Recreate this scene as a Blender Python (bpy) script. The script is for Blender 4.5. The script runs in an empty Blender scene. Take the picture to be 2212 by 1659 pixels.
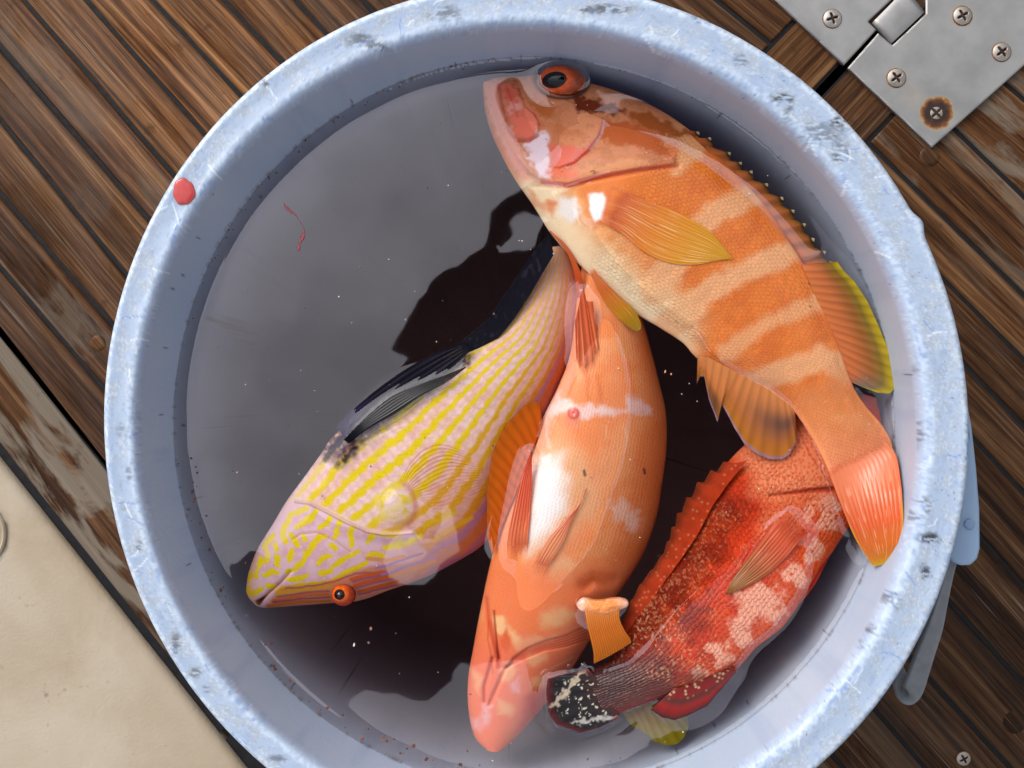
import bpy, bmesh, math, random
import numpy as np
from mathutils import Vector

random.seed(4)
rng = np.random.default_rng(7)
scene = bpy.context.scene
COL = scene.collection

# ------------------------------------------------------------------ camera, sky, sun, exposure
F_PX = 2735.0            # focal length for a 2212 px wide picture
HC = 0.85                # camera height above the deck (m)
ZR = 0.27                # rim top
ZW = 0.225               # water level
CX, CY = 1106.0, 829.5

cam_d = bpy.data.cameras.new('camera')
cam_d.sensor_width = 36.0
cam_d.lens = 36.0 * F_PX / 2212.0
cam_d.clip_start = 0.01
cam_d.clip_end = 200.0
cam = bpy.data.objects.new('camera', cam_d)
COL.objects.link(cam)
cam.location = (0, 0, HC)
scene.camera = cam

SUN_EL, SUN_AZ = math.radians(33), math.radians(135)     # direction towards the light: upper left of the picture
world = bpy.data.worlds.new('World')
scene.world = world
world.use_nodes = True
wn = world.node_tree
wn.nodes.clear()
sky = wn.nodes.new('ShaderNodeTexSky')
sky.sky_type = 'NISHITA'
sky.sun_disc = False
sky.sun_elevation = SUN_EL
sky.sun_rotation = math.pi / 2 - SUN_AZ
sky.air_density = 1.0
sky.dust_density = 3.0
hs = wn.nodes.new('ShaderNodeHueSaturation')
hs.inputs['Saturation'].default_value = 0.22
wn.links.new(sky.outputs['Color'], hs.inputs['Color'])
tc = wn.nodes.new('ShaderNodeTexCoord')
sp = wn.nodes.new('ShaderNodeSeparateXYZ')
wn.links.new(tc.outputs['Generated'], sp.inputs[0])
grad = wn.nodes.new('ShaderNodeMapRange')                 # overcast sky: brighter overhead than near the horizon
grad.inputs['From Min'].default_value = 0.0
grad.inputs['From Max'].default_value = 1.0
grad.inputs['To Min'].default_value = 0.75
grad.inputs['To Max'].default_value = 3.6
zp = wn.nodes.new('ShaderNodeMath'); zp.operation = 'POWER'; zp.inputs[1].default_value = 2.0; zp.use_clamp = True
wn.links.new(sp.outputs['Z'], zp.inputs[0]); wn.links.new(zp.outputs[0], grad.inputs['Value'])
cn = wn.nodes.new('ShaderNodeTexNoise')
cn.inputs['Scale'].default_value = 7.0
cn.inputs['Detail'].default_value = 3.0
wn.links.new(tc.outputs['Generated'], cn.inputs['Vector'])
cm = wn.nodes.new('ShaderNodeMapRange')
cm.inputs['From Min'].default_value = 0.3
cm.inputs['From Max'].default_value = 0.7
cm.inputs['To Min'].default_value = 0.72
cm.inputs['To Max'].default_value = 1.25
wn.links.new(cn.outputs['Fac'], cm.inputs['Value'])
mu = wn.nodes.new('ShaderNodeMath'); mu.operation = 'MULTIPLY'
wn.links.new(grad.outputs[0], mu.inputs[0]); wn.links.new(cm.outputs[0], mu.inputs[1])
vm = wn.nodes.new('ShaderNodeVectorMath'); vm.operation = 'SCALE'
wn.links.new(hs.outputs['Color'], vm.inputs[0]); wn.links.new(mu.outputs[0], vm.inputs['Scale'])
bg = wn.nodes.new('ShaderNodeBackground')
bg.inputs['Strength'].default_value = 0.132
wn.links.new(vm.outputs[0], bg.inputs['Color'])
wo = wn.nodes.new('ShaderNodeOutputWorld')
wn.links.new(bg.outputs[0], wo.inputs['Surface'])

sd_ = bpy.data.lights.new('sun', 'SUN')
sd_.energy = 1.05
sd_.angle = math.radians(26)
sd_.color = (1.0, 0.96, 0.9)
sun = bpy.data.objects.new('sun', sd_)
COL.objects.link(sun)
dvec = Vector((math.cos(SUN_EL) * math.cos(SUN_AZ), math.cos(SUN_EL) * math.sin(SUN_AZ), math.sin(SUN_EL)))
sun.rotation_euler = dvec.to_track_quat('Z', 'Y').to_euler()
sun.location = (0, 0, 3)

vs = scene.view_settings
vs.view_transform = 'Standard'
vs.look = 'None'
vs.gamma = 1.0
vs.use_curve_mapping = False
vs.exposure = 0.0
scene.cycles.max_bounces = 10
scene.cycles.transparent_max_bounces = 12
scene.cycles.volume_bounces = 0

# ------------------------------------------------------------------ helpers
KW = (HC - ZW) / F_PX     # metres per pixel at the water
KR = (HC - ZR) / F_PX
K0 = HC / F_PX


def w2(p, k):
    return ((p[0] - CX) * k, -(p[1] - CY) * k)


def lin(r, g, b):
    o = []
    for v in (r, g, b):
        v /= 255.0
        o.append(v / 12.92 if v <= 0.04045 else ((v + 0.055) / 1.055) ** 2.4)
    return np.array(o)


def zoomed(x0, y0, s):
    return lambda *p: np.array([((x0 + x * s) / 1.82278, (y0 + y * s) / 1.82278) for x, y in p])


R1 = zoomed(1800, 200, .54249); R2 = zoomed(2600, 900, .84356); R3 = zoomed(900, 1700, .54249)
R4 = zoomed(1200, 800, .60271); R5 = zoomed(1700, 1500, .54241); R6 = zoomed(1700, 2100, .55696)
R7 = zoomed(2400, 1700, .79787); R8 = zoomed(2800, 0, .55696); R9 = zoomed(2400, 2300, .45208)
R10 = zoomed(2900, 900, .54237); R11 = zoomed(2000, 900, .48209); R12 = zoomed(3400, 2200, .49686)
D = lambda *p: np.array(p, float)


def _h(ix, iy, seed):
    v = (ix.astype(np.int64) * 374761393 + iy.astype(np.int64) * 668265263 + seed * 1442695041) & 0xFFFFFFFF
    v = ((v ^ (v >> 13)) * 1274126177) & 0xFFFFFFFF
    v = v ^ (v >> 16)
    return (v & 0xFFFFFF) / float(0xFFFFFF)


def vnoise(x, y, seed=0):
    ix = np.floor(x); iy = np.floor(y)
    fx = x - ix; fy = y - iy
    fx = fx * fx * (3 - 2 * fx); fy = fy * fy * (3 - 2 * fy)
    a = _h(ix, iy, seed); b = _h(ix + 1, iy, seed); c = _h(ix, iy + 1, seed); d = _h(ix + 1, iy + 1, seed)
    return (a * (1 - fx) + b * fx) * (1 - fy) + (c * (1 - fx) + d * fx) * fy


def fbm(x, y, seed=0, o=4):
    s = 0; a = .5; t = 0
    for i in range(o):
        s = s + a * vnoise(x, y, seed + i * 17); t += a
        x = x * 2.03 + 5.1; y = y * 2.03 + 3.7; a *= .5
    return s / t


def cells(x, y, seed=0, jit=.8):
    """distance to the nearest jittered cell centre, and that cell's random value"""
    ix = np.floor(x); iy = np.floor(y)
    best = np.full(x.shape, 9.0); val = np.zeros(x.shape)
    for dx in (-1, 0, 1):
        for dy in (-1, 0, 1):
            jx = ix + dx; jy = iy + dy
            px = jx + .5 + jit * (_h(jx, jy, seed) - .5); py = jy + .5 + jit * (_h(jx, jy, seed + 9) - .5)
            d = np.hypot(x - px, y - py)
            m = d < best
            best = np.where(m, d, best); val = np.where(m, _h(jx, jy, seed + 21), val)
    return best, val


def sst(a, b, x):
    t = np.clip((x - a) / (b - a), 0, 1)
    return t * t * (3 - 2 * t)


def seg_dist(P, pts):
    best = np.full(len(P), 1e9); bt = np.zeros(len(P))
    n = len(pts) - 1
    for i in range(n):
        a = pts[i]; b = pts[i + 1]; ab = b - a
        L = max(ab @ ab, 1e-9)
        t = np.clip(((P - a) @ ab) / L, 0, 1)
        d = np.hypot(P[:, 0] - a[0] - t * ab[0], P[:, 1] - a[1] - t * ab[1])
        m = d < best
        best = np.where(m, d, best); bt = np.where(m, (i + t) / n, bt)
    return best, bt


def poly_sd(P, pts):
    """signed distance to a closed polygon, positive inside"""
    d, _ = seg_dist(P, np.vstack([pts, pts[:1]]))
    ins = np.zeros(len(P), bool)
    n = len(pts)
    x, y = P[:, 0], P[:, 1]
    for i in range(n):
        x1, y1 = pts[i]; x2, y2 = pts[(i + 1) % n]
        if y1 == y2:
            continue
        c = ((y1 > y) != (y2 > y)) & (x < (x2 - x1) * (y - y1) / (y2 - y1) + x1)
        ins ^= c
    return np.where(ins, d, -d)


class Paint:
    """colours (the skin's own pattern) and small relief over a set of points"""
    def __init__(s, P, base):
        s.P = P; s.n = len(P)
        s.col = np.tile(np.array(base, float), (s.n, 1))
        s.dz = np.zeros(s.n)

    def warp(s, amp, wl, seed=3):
        x, y = s.P[:, 0] / wl, s.P[:, 1] / wl
        return s.P + amp * 2 * np.c_[fbm(x, y, seed, 3) - .5, fbm(x, y, seed + 50, 3) - .5]

    def mix(s, c, m):
        m = np.clip(m, 0, 1)[:, None]
        s.col = s.col * (1 - m) + np.array(c) * m

    def poly(s, pts, c, soft=4, a=1., wa=0, wl=20, seed=3):
        P = s.warp(wa, wl, seed) if wa else s.P
        m = sst(-soft, soft, poly_sd(P, pts)) * a
        s.mix(c, m); return m

    def line(s, pts, w, c, soft=2, a=1., wa=0, wl=20, seed=3, taper=0):
        P = s.warp(wa, wl, seed) if wa else s.P
        d, t = seg_dist(P, np.array(pts, float))
        if np.ndim(w):
            w = np.interp(t, np.linspace(0, 1, len(w)), w)
        if taper:
            w = w * np.clip(np.sin(np.pi * np.clip(t, .02, .98)) ** taper, .05, 1)
        m = sst(soft, -soft, d - w) * a
        s.mix(c, m); return m

    def groove(s, pts, w, depth):
        d, t = seg_dist(s.P, np.array(pts, float))
        s.dz -= depth * np.exp(-(d / w) ** 2)

    def ridge_poly(s, pts, soft, h):
        s.dz += h * sst(-soft, soft, poly_sd(s.P, pts))


def crom(pts, n):
    """Catmull-Rom through pts (k,d) sampled at n uniform parameters"""
    pts = np.asarray(pts, float)
    k = len(pts)
    e = np.vstack([2 * pts[0] - pts[1], pts, 2 * pts[-1] - pts[-2]])
    t = np.linspace(0, k - 1 - 1e-9, n)
    i = t.astype(int); f = (t - i)[:, None]
    p0, p1, p2, p3 = e[i], e[i + 1], e[i + 2], e[i + 3]
    return .5 * (2 * p1 + (p2 - p0) * f + (2 * p0 - 5 * p1 + 4 * p2 - p3) * f ** 2 + (3 * p1 - p0 - 3 * p2 + p3) * f ** 3)


def resample(pts, n):
    pts = np.asarray(pts, float)
    L = np.r_[0, np.cumsum(np.hypot(*np.diff(pts, axis=0).T))]
    t = np.linspace(0, L[-1], n)
    return np.c_[np.interp(t, L, pts[:, 0]), np.interp(t, L, pts[:, 1])]


def mesh_obj(name, V, Fc, mat, parent=None, col=None, uv=None, smooth=True, extra=None):
    me = bpy.data.meshes.new(name)
    V = np.asarray(V, np.float32)
    if isinstance(Fc, np.ndarray):
        me.vertices.add(len(V)); me.vertices.foreach_set('co', V.ravel())
        me.loops.add(Fc.size); me.loops.foreach_set('vertex_index', Fc.ravel().astype(np.int32))
        me.polygons.add(len(Fc))
        me.polygons.foreach_set('loop_start', np.arange(0, Fc.size, Fc.shape[1], dtype=np.int32))
        me.update(calc_edges=True)
        me.validate()
    else:
        me.from_pydata([tuple(v) for v in V.tolist()], [], Fc)
    if smooth:
        me.polygons.foreach_set('use_smooth', np.ones(len(me.polygons), bool))
    if col is not None:
        at = me.color_attributes.new('Col', 'FLOAT_COLOR', 'POINT')
        at.data.foreach_set('color', np.c_[np.clip(col, 0, 1), np.ones(len(col))].astype(np.float32).ravel())
    if extra is not None:
        for k, a in extra.items():
            at = me.attributes.new(k, 'FLOAT', 'POINT')
            at.data.foreach_set('value', np.asarray(a, np.float32))
    if uv is not None:
        ul = me.uv_layers.new(name='UVMap')
        li = np.zeros(len(me.loops), np.int32); me.loops.foreach_get('vertex_index', li)
        ul.data.foreach_set('uv', np.asarray(uv, np.float32)[li].ravel())
    for m in (mat if isinstance(mat, (list, tuple)) else [mat]):
        me.materials.append(m)
    me.update()
    o = bpy.data.objects.new(name, me)
    COL.objects.link(o)
    if parent is not None:
        o.parent = parent
        o.matrix_parent_inverse.identity()
        w = Vector((0, 0, 0)); q = parent
        while q is not None:
            w += Vector(q.location); q = q.parent
        o.location = -w
    return o


def grid_faces(n, m, wrap_m=False, off=0):
    i = np.arange(n - 1)[:, None]; j = np.arange(m if wrap_m else m - 1)[None, :]
    a = i * m + j; b = i * m + (j + 1) % m; c = (i + 1) * m + (j + 1) % m; d = (i + 1) * m + j
    return np.stack([a, b, c, d], -1).reshape(-1, 4) + off


def tag(o, label, cat, group=None):
    o['label'] = label; o['category'] = cat
    if group: o['group'] = group
    return o


def structure(o, kind='structure'):
    o['kind'] = kind
    return o


def empty(name, loc, label, cat, group=None):
    o = bpy.data.objects.new(name, None)
    o.empty_display_size = .02
    COL.objects.link(o)
    o.location = loc
    return tag(o, label, cat, group)


# ------------------------------------------------------------------ materials
class NT:
    def __init__(s, name):
        s.m = bpy.data.materials.new(name); s.m.use_nodes = True
        s.t = s.m.node_tree; s.t.nodes.clear()
        s.out = s.n('ShaderNodeOutputMaterial')

    def n(s, typ, **kw):
        nd = s.t.nodes.new(typ)
        for k, v in kw.items():
            setattr(nd, k, v)
        return nd

    def l(s, a, b):
        s.t.links.new(a, b)

    def math(s, op, a, b=None, c=None):
        nd = s.n('ShaderNodeMath', operation=op)
        for i, v in enumerate((a, b, c)):
            if v is None: continue
            if isinstance(v, (int, float)): nd.inputs[i].default_value = v
            else: s.l(v, nd.inputs[i])
        return nd.outputs[0]

    def rng(s, v, a, b, c, d, clamp=True):
        nd = s.n('ShaderNodeMapRange'); nd.clamp = clamp
        s.l(v, nd.inputs['Value'])
        for k, x in zip(('From Min', 'From Max', 'To Min', 'To Max'), (a, b, c, d)):
            nd.inputs[k].default_value = x
        return nd.outputs[0]

    def mixc(s, f, a, b, mode='MIX'):
        nd = s.n('ShaderNodeMix', data_type='RGBA', blend_type=mode)
        if isinstance(f, (int, float)): nd.inputs[0].default_value = f
        else: s.l(f, nd.inputs[0])
        for i, v in ((6, a), (7, b)):
            if isinstance(v, (tuple, list, np.ndarray)): nd.inputs[i].default_value = (*[float(x) for x in v[:3]], 1)
            else: s.l(v, nd.inputs[i])
        return nd.outputs[2]

    def noise(s, vec, scale, detail=4, rough=.55, dist=0):
        nd = s.n('ShaderNodeTexNoise')
        nd.inputs['Scale'].default_value = scale; nd.inputs['Detail'].default_value = detail
        nd.inputs['Roughness'].default_value = rough; nd.inputs['Distortion'].default_value = dist
        if vec is not None: s.l(vec, nd.inputs['Vector'])
        return nd.outputs['Fac']

    def mapping(s, vec, scale):
        nd = s.n('ShaderNodeMapping'); nd.inputs['Scale'].default_value = scale
        s.l(vec, nd.inputs['Vector']); return nd.outputs[0]

    def bump(s, h, strength, dist):
        nd = s.n('ShaderNodeBump'); nd.inputs['Strength'].default_value = strength
        nd.inputs['Distance'].default_value = dist; s.l(h, nd.inputs['Height']); return nd.outputs[0]

    def bsdf(s, **kw):
        nd = s.n('ShaderNodeBsdfPrincipled')
        for k, v in kw.items():
            i = nd.inputs[k.replace('_', ' ')]
            if isinstance(v, (int, float)): i.default_value = v
            elif isinstance(v, (tuple, list, np.ndarray)): i.default_value = (*[float(x) for x in v[:3]], 1)
            else: s.l(v, i)
        return nd

    def done(s, sh):
        s.l(sh.outputs[0] if hasattr(sh, 'outputs') else sh, s.out.inputs['Surface']); return s.m


def skin_mat(name, su, sv, amt=.12, bump=.5, rough=.3, edge_w=.4):
    t = NT(name)
    at = t.n('ShaderNodeAttribute', attribute_name='Col')
    sc = t.n('ShaderNodeAttribute', attribute_name='scaly')
    uv = t.n('ShaderNodeUVMap')
    sx = t.n('ShaderNodeSeparateXYZ'); t.l(uv.outputs[0], sx.inputs[0])
    wob = t.noise(uv.outputs[0], .02, 2)
    a = t.math('DIVIDE', t.math('ADD', sx.outputs[0], t.math('MULTIPLY', wob, su * 3)), su)
    b = t.math('DIVIDE', t.math('ADD', sx.outputs[1], t.math('MULTIPLY', wob, sv * 3)), sv)
    row = t.math('FLOOR', b)
    par = t.math('MULTIPLY', t.math('PINGPONG', row, 1.0), .5)
    fy = t.math('MULTIPLY', t.math('SUBTRACT', t.math('FRACT', b), .5), 2.0)
    a2 = t.math('ADD', t.math('ADD', a, par), t.math('MULTIPLY', t.math('MULTIPLY', fy, fy), edge_w))
    fr = t.math('FRACT', a2)
    hgt = t.math('MULTIPLY', t.math('POWER', fr, .7), sc.outputs['Fac'])
    edge = t.math('MULTIPLY', t.rng(fr, .0, .3, 1, 0), sc.outputs['Fac'])
    shade = t.math('SUBTRACT', 1 + amt * .4, t.math('MULTIPLY', edge, amt * 1.4))
    fine = t.noise(uv.outputs[0], .25, 3)
    shade = t.math('MULTIPLY', shade, t.rng(fine, .3, .7, .94, 1.06))
    vmn = t.n('ShaderNodeVectorMath', operation='SCALE')
    t.l(at.outputs['Color'], vmn.inputs[0]); t.l(shade, vmn.inputs['Scale'])
    h2 = t.math('ADD', t.math('MULTIPLY', hgt, 1.0), t.math('MULTIPLY', fine, .35))
    nrm = t.bump(h2, bump, .0006)
    em = t.n('ShaderNodeAttribute', attribute_name='above').outputs['Fac']
    p = t.bsdf(Base_Color=vmn.outputs[0], Roughness=rough, Normal=nrm)
    t.l(t.rng(em, 0, 1, .05, .4), p.inputs['Specular IOR Level'])
    t.l(t.rng(em, 0, 1, 0, .22), p.inputs['Coat Weight'])
    p.inputs['Subsurface Weight'].default_value = .12
    p.inputs['Subsurface Radius'].default_value = (.004, .0015, .0008)
    p.inputs['Subsurface Scale'].default_value = 1.0
    p.inputs['Coat Roughness'].default_value = .12
    return t.done(p)


def fin_mat(name, rough=.3, tr=.14, coat=.3):
    t = NT(name)
    al = t.n('ShaderNodeAttribute', attribute_name='alpha').outputs['Fac']
    tp = t.n('ShaderNodeBsdfTransparent')
    at = t.n('ShaderNodeAttribute', attribute_name='Col')
    em = t.n('ShaderNodeAttribute', attribute_name='above').outputs['Fac']
    p = t.bsdf(Base_Color=at.outputs['Color'], Roughness=rough)
    t.l(t.rng(em, 0, 1, .04, .35), p.inputs['Specular IOR Level'])
    t.l(t.rng(em, 0, 1, 0, coat), p.inputs['Coat Weight'])
    p.inputs['Coat Roughness'].default_value = .12
    q = t.n('ShaderNodeBsdfTranslucent'); t.l(at.outputs['Color'], q.inputs['Color'])
    m = t.n('ShaderNodeMixShader'); m.inputs[0].default_value = tr
    t.l(p.outputs[0], m.inputs[1]); t.l(q.outputs[0], m.inputs[2])
    m2 = t.n('ShaderNodeMixShader'); t.l(al, m2.inputs[0]); t.l(tp.outputs[0], m2.inputs[1]); t.l(m.outputs[0], m2.inputs[2])
    return t.done(m2)


def gloss_mat(name, rough=.08, metal=0.):
    t = NT(name)
    at = t.n('ShaderNodeAttribute', attribute_name='Col')
    p = t.bsdf(Base_Color=at.outputs['Color'], Roughness=rough, Metallic=metal)
    return t.done(p)


M_SKIN = skin_mat('grouper_skin', 10.0, 9.0, .20, .8)
M_BELLY = skin_mat('grouper_belly_skin', 10.0, 8.0, .08, .4)
M_RED = skin_mat('red_skin', 12.0, 11.0, .32, 1.0)
M_WRASSE = skin_mat('wrasse_skin', 30.0, 27.0, .06, .25, .3)
M_FIN = fin_mat('fin_membrane')
M_DARKFIN = fin_mat('dark_fin_membrane', .16, .05, .0)
M_EYE = gloss_mat('wet_eye', .05)
_c = NT('clear_fin'); _a = _c.n('ShaderNodeAttribute', attribute_name='Col'); _p = _c.bsdf(Base_Color=_a.outputs['Color'], Roughness=.4); _p.inputs['Specular IOR Level'].default_value = .05
_t = _c.n('ShaderNodeBsdfTransparent'); _m = _c.n('ShaderNodeMixShader'); _al = _c.n('ShaderNodeAttribute', attribute_name='alpha').outputs['Fac']; _c.l(_c.math('MULTIPLY', _al, .2), _m.inputs[0])
_c.l(_t.outputs[0], _m.inputs[1]); _c.l(_p.outputs[0], _m.inputs[2]); M_CLEAR = _c.done(_m)

# ------------------------------------------------------------------ deck
GAP = (np.array([1822., 144.]), np.array([1771., 199.]))
M1 = (np.array([1713., 49.]), np.array([1661., 103.]))
M2 = (np.array([1924., 254.]), np.array([1873., 308.]))


def isect(p, d, q, e):
    A = np.array([d, -e]).T
    t = np.linalg.solve(A, q - p)
    return p + d * t[0]


def wood_material():
    t = NT('teak')
    uv = t.n('ShaderNodeUVMap').outputs[0]
    at = t.n('ShaderNodeAttribute', attribute_name='Col')
    sr = t.n('ShaderNodeSeparateColor'); t.l(at.outputs['Color'], sr.inputs[0])
    tone, worn, wet = sr.outputs[0], sr.outputs[1], sr.outputs[2]
    g1 = t.noise(t.mapping(uv, (5, 260, 1)), 1.0, 8, .7, .25)
    g2 = t.noise(t.mapping(uv, (2.2, 60, 1)), 1.0, 5, .6, .6)
    g3 = t.noise(t.mapping(uv, (40, 900, 1)), 1.0, 4, .6)
    g = t.math('ADD', t.math('ADD', t.math('MULTIPLY', g1, .46), t.math('MULTIPLY', g2, .36)), t.math('MULTIPLY', g3, .18))
    ramp = t.n('ShaderNodeValToRGB')
    cr = ramp.color_ramp
    cr.elements[0].position = .41; cr.elements[0].color = (.034, .012, .003, 1)
    cr.elements[1].position = .62; cr.elements[1].color = (.43, .25, .135, 1)
    e = cr.elements.new(.475); e.color = (.105, .043, .014, 1)
    e = cr.elements.new(.54); e.color = (.235, .115, .050, 1)
    t.l(g, ramp.inputs[0])
    tint = t.mixc(1.0, ramp.outputs[0], (1.0, .88, .72), 'MULTIPLY')
    sca = t.n('ShaderNodeVectorMath', operation='SCALE')
    t.l(tint, sca.inputs[0]); t.l(t.math('MULTIPLY', tone, 1.15), sca.inputs['Scale'])
    col = sca.outputs[0]
    geo = t.n('ShaderNodeNewGeometry').outputs['Position']
    # thin dark grooves of weathered grain
    g4 = t.noise(t.mapping(uv, (3.0, 330, 1)), 1.0, 3, .55, .3)
    g5 = t.noise(t.mapping(uv, (4, 30, 1)), 1.0, 3, .5)
    col = t.mixc(t.math('MULTIPLY', t.rng(g4, .56, .66, 0, .9), t.rng(g5, .42, .6, .1, 1)), col, (.022, .009, .004))
    # bleached worn strips
    wn1 = t.noise(t.mapping(uv, (9, 42, 1)), 1.0, 5, .6, .6)
    wm = t.math('MULTIPLY', t.rng(wn1, .47, .55, 0, 1), worn)
    gr = t.mixc(g1, (.09, .066, .045), (.26, .21, .16))
    col = t.mixc(wm, col, gr)
    # wet glints painted into the wood colour as thin pale streaks
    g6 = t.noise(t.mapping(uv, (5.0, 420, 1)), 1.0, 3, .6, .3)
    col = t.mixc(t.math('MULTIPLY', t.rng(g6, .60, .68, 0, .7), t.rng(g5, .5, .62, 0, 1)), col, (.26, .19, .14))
    # dark spots and stains
    st = t.noise(geo, 60, 4, .6)
    col = t.mixc(t.rng(st, .62, .72, 0, .55), col, (.03, .015, .007))
    # wet film in patches
    wp = t.noise(t.mapping(uv, (7, 16, 1)), 1.0, 4, .6, 1.2)
    wetm = t.math('MULTIPLY', t.rng(wp, .42, .55, 0, 1), wet)
    rough = t.math('SUBTRACT', .7, t.math('MULTIPLY', wetm, .5))
    bs = t.math('SUBTRACT', 1.0, t.math('MULTIPLY', wetm, .75))
    bm = t.n('ShaderNodeBump'); bm.inputs['Distance'].default_value = .0013
    t.l(bs, bm.inputs['Strength']); t.l(t.math('SUBTRACT', g, t.rng(g4, .56, .66, 0, .12)), bm.inputs['Height'])
    p = t.bsdf(Base_Color=col, Roughness=rough, Normal=bm.outputs[0])
    p.inputs['Coat Weight'].default_value = 0.0
    t.l(t.math('MULTIPLY', wetm, .30), p.inputs['Coat Weight'])
    p.inputs['Specular IOR Level'].default_value = .14
    p.inputs['Coat Roughness'].default_value = .18
    return t.done(p)


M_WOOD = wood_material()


def caulk_material():
    t = NT('black_caulk')
    geo = t.n('ShaderNodeNewGeometry').outputs['Position']
    n = t.noise(geo, 140, 4)
    p = t.bsdf(Base_Color=t.mixc(n, (.004, .004, .005), (.018, .018, .02)), Roughness=.55, Normal=t.bump(n, .6, .001))
    p.inputs['Specular IOR Level'].default_value = .18
    return t.done(p)


M_CAULK = caulk_material()

plank_V, plank_F, plank_uv, plank_col = [], [], [], []


def add_plank(quad, tone, worn, wet, length_axis=0, inset=5.0):
    """quad in deck pixels: corners a,b along one long edge and d,c along the other"""
    q = [np.array(v, float) for v in quad]
    c = sum(q) / 4

    def ins(amount):
        out = []
        for i in range(4):
            p0, p1, p2 = q[i - 1], q[i], q[(i + 1) % 4]
            d1 = (p1 - p0) / np.linalg.norm(p1 - p0); d2 = (p2 - p1) / np.linalg.norm(p2 - p1)
            n1 = np.array([-d1[1], d1[0]]); n2 = np.array([-d2[1], d2[0]])
            if n1 @ (c - p1) < 0: n1 = -n1
            if n2 @ (c - p1) < 0: n2 = -n2
            out.append(isect(p1 + n1 * amount, d1, p1 + n2 * amount, d2))
        return out
    ax = q[1] - q[0]; ax /= np.linalg.norm(ax); ay = np.array([-ax[1], ax[0]])
    off = np.array([random.uniform(0, 40), random.uniform(0, 40)])
    b = len(plank_V)
    for amount, z in ((inset, -.006), (inset, -.0009), (inset + 3.0, 0.0)):
        for p in ins(amount):
            x, y = w2(p, K0)
            plank_V.append((x, y, z))
            plank_uv.append(((p - q[0]) @ ax * K0 + off[0], (p - q[0]) @ ay * K0 + off[1]))
            plank_col.append((tone, worn, wet))
    for r in (0, 4):
        for i in range(4):
            plank_F.append((b + r + i, b + r + (i + 1) % 4, b + r + 4 + (i + 1) % 4, b + r + 4 + i))
    plank_F.append((b + 8, b + 9, b + 10, b + 11))


def lines_to_planks(lines, end, start_len, tones, far_sign):
    for i in range(len(lines) - 1):
        (p, s), (q, r) = lines[i], lines[i + 1]
        d1 = np.array([1, s]) / math.hypot(1, s); d2 = np.array([1, r]) / math.hypot(1, r)
        e = end[1] - end[0]
        a = isect(np.array(p, float), d1, end[0], e); b = isect(np.array(q, float), d2, end[0], e)
        # a few butt joints would be hidden; each plank is one length
        quad = [a, a + far_sign * d1 * start_len, b + far_sign * d2 * start_len, b]
        t = tones[i % len(tones)]
        add_plank(quad, *t)


# lines between planks (a point and the slope), from the upper right to the lower left
L1 = [((2010, -60), .9), ((1850, -110), .85), ((1690, -60), .84), ((1548, 0), .81), ((1370, 0), .9), ((1210, 0), .95), ((1060, 0), 1.0), ((925, 0), 1.03), ((785, 0), 1.06), ((639, 0), 1.1), ((483, 0), 1.06), ((330, 0), 1.09), ((187, 0), 1.14),
      ((52, 0), 1.165), ((0, 101), 1.17), ((0, 260), 1.22), ((0, 417), 1.18), ((0, 578), 1.17), ((0, 717), 1.28), ((0, 966), 1.26)]
T1 = [(.5, .0, .2), (.45, 0, .2), (.42, 0, .2), (.34, 0, .3), (.42, 0, .3), (.5, 0, .3), (.55, 0, .4), (.55, .1, .4), (.60, .1, .45), (.80, .1, .4), (.88, .1, .45), (.90, .1, .6), (.84, .1, .8),
      (.68, .25, 1.0), (.52, .1, .9), (.46, .1, .6), (.42, .35, .6), (.38, .0, .7), (.40, 1.0, .3)]
lines_to_planks(L1, M1, 4200, T1, -1)
L2 = [((2172, 100), .85), ((2172, 180), .86), ((2069, 285), .97), ((1901, 332), .98), ((2128, 692), 1.0), ((2128, 833), 1.04), ((2128, 974), 1.10), ((2133, 1176), 1.14), ((2053, 1301), 1.11),
      ((2018, 1478), 1.10), ((1902, 1548), 1.15), ((1806, 1639), 1.18), ((1640, 1680), 1.18), ((1480, 1720), 1.2), ((1320, 1760), 1.2), ((1160, 1800), 1.2), ((1000, 1840), 1.2)]
T2 = [(.52, .5, .2), (.56, .75, .1), (.50, .45, .1), (.46, .12, .1), (.34, .05, .15), (.30, 0, .2), (.27, 0, .2), (.26, 0, .2), (.26, .04, .2), (.26, .06, .3), (.28, .2, .3), (.28, .35, .4), (.22, .2, .3)]
lines_to_planks(L2, M2, 3200, T2, 1)
dg = (GAP[1] - GAP[0]) / np.linalg.norm(GAP[1] - GAP[0])


def board(l0, l1, i0, i1, tone):
    d0 = l0[1] - l0[0]; d0 = d0 / np.linalg.norm(d0); d1 = l1[1] - l1[0]; d1 = d1 / np.linalg.norm(d1)
    n = np.array([d0[1], -d0[0]])
    a = l0[0] - d0 * 500; b = l0[0] + d0 * 1850; c = l1[0] + d1 * 1850; e = l1[0] - d1 * 500
    m = (l1[0] + l1[1]) / 2 - (l0[0] + l0[1]) / 2
    add_plank([a, b, c, e], *tone)


gap_a = (GAP[0] + np.array([-7., -7.]), GAP[1] + np.array([-7., -7.]))
gap_b = (GAP[0] + np.array([7., 7.]), GAP[1] + np.array([7., 7.]))
board(M1, gap_a, 0, 0, (.46, 0, .1))
board(gap_b, M2, 0, 0, (.38, 0, .1))
deck = structure(mesh_obj('deck', plank_V, plank_F, M_WOOD, col=np.array(plank_col), uv=plank_uv, smooth=False))

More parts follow.
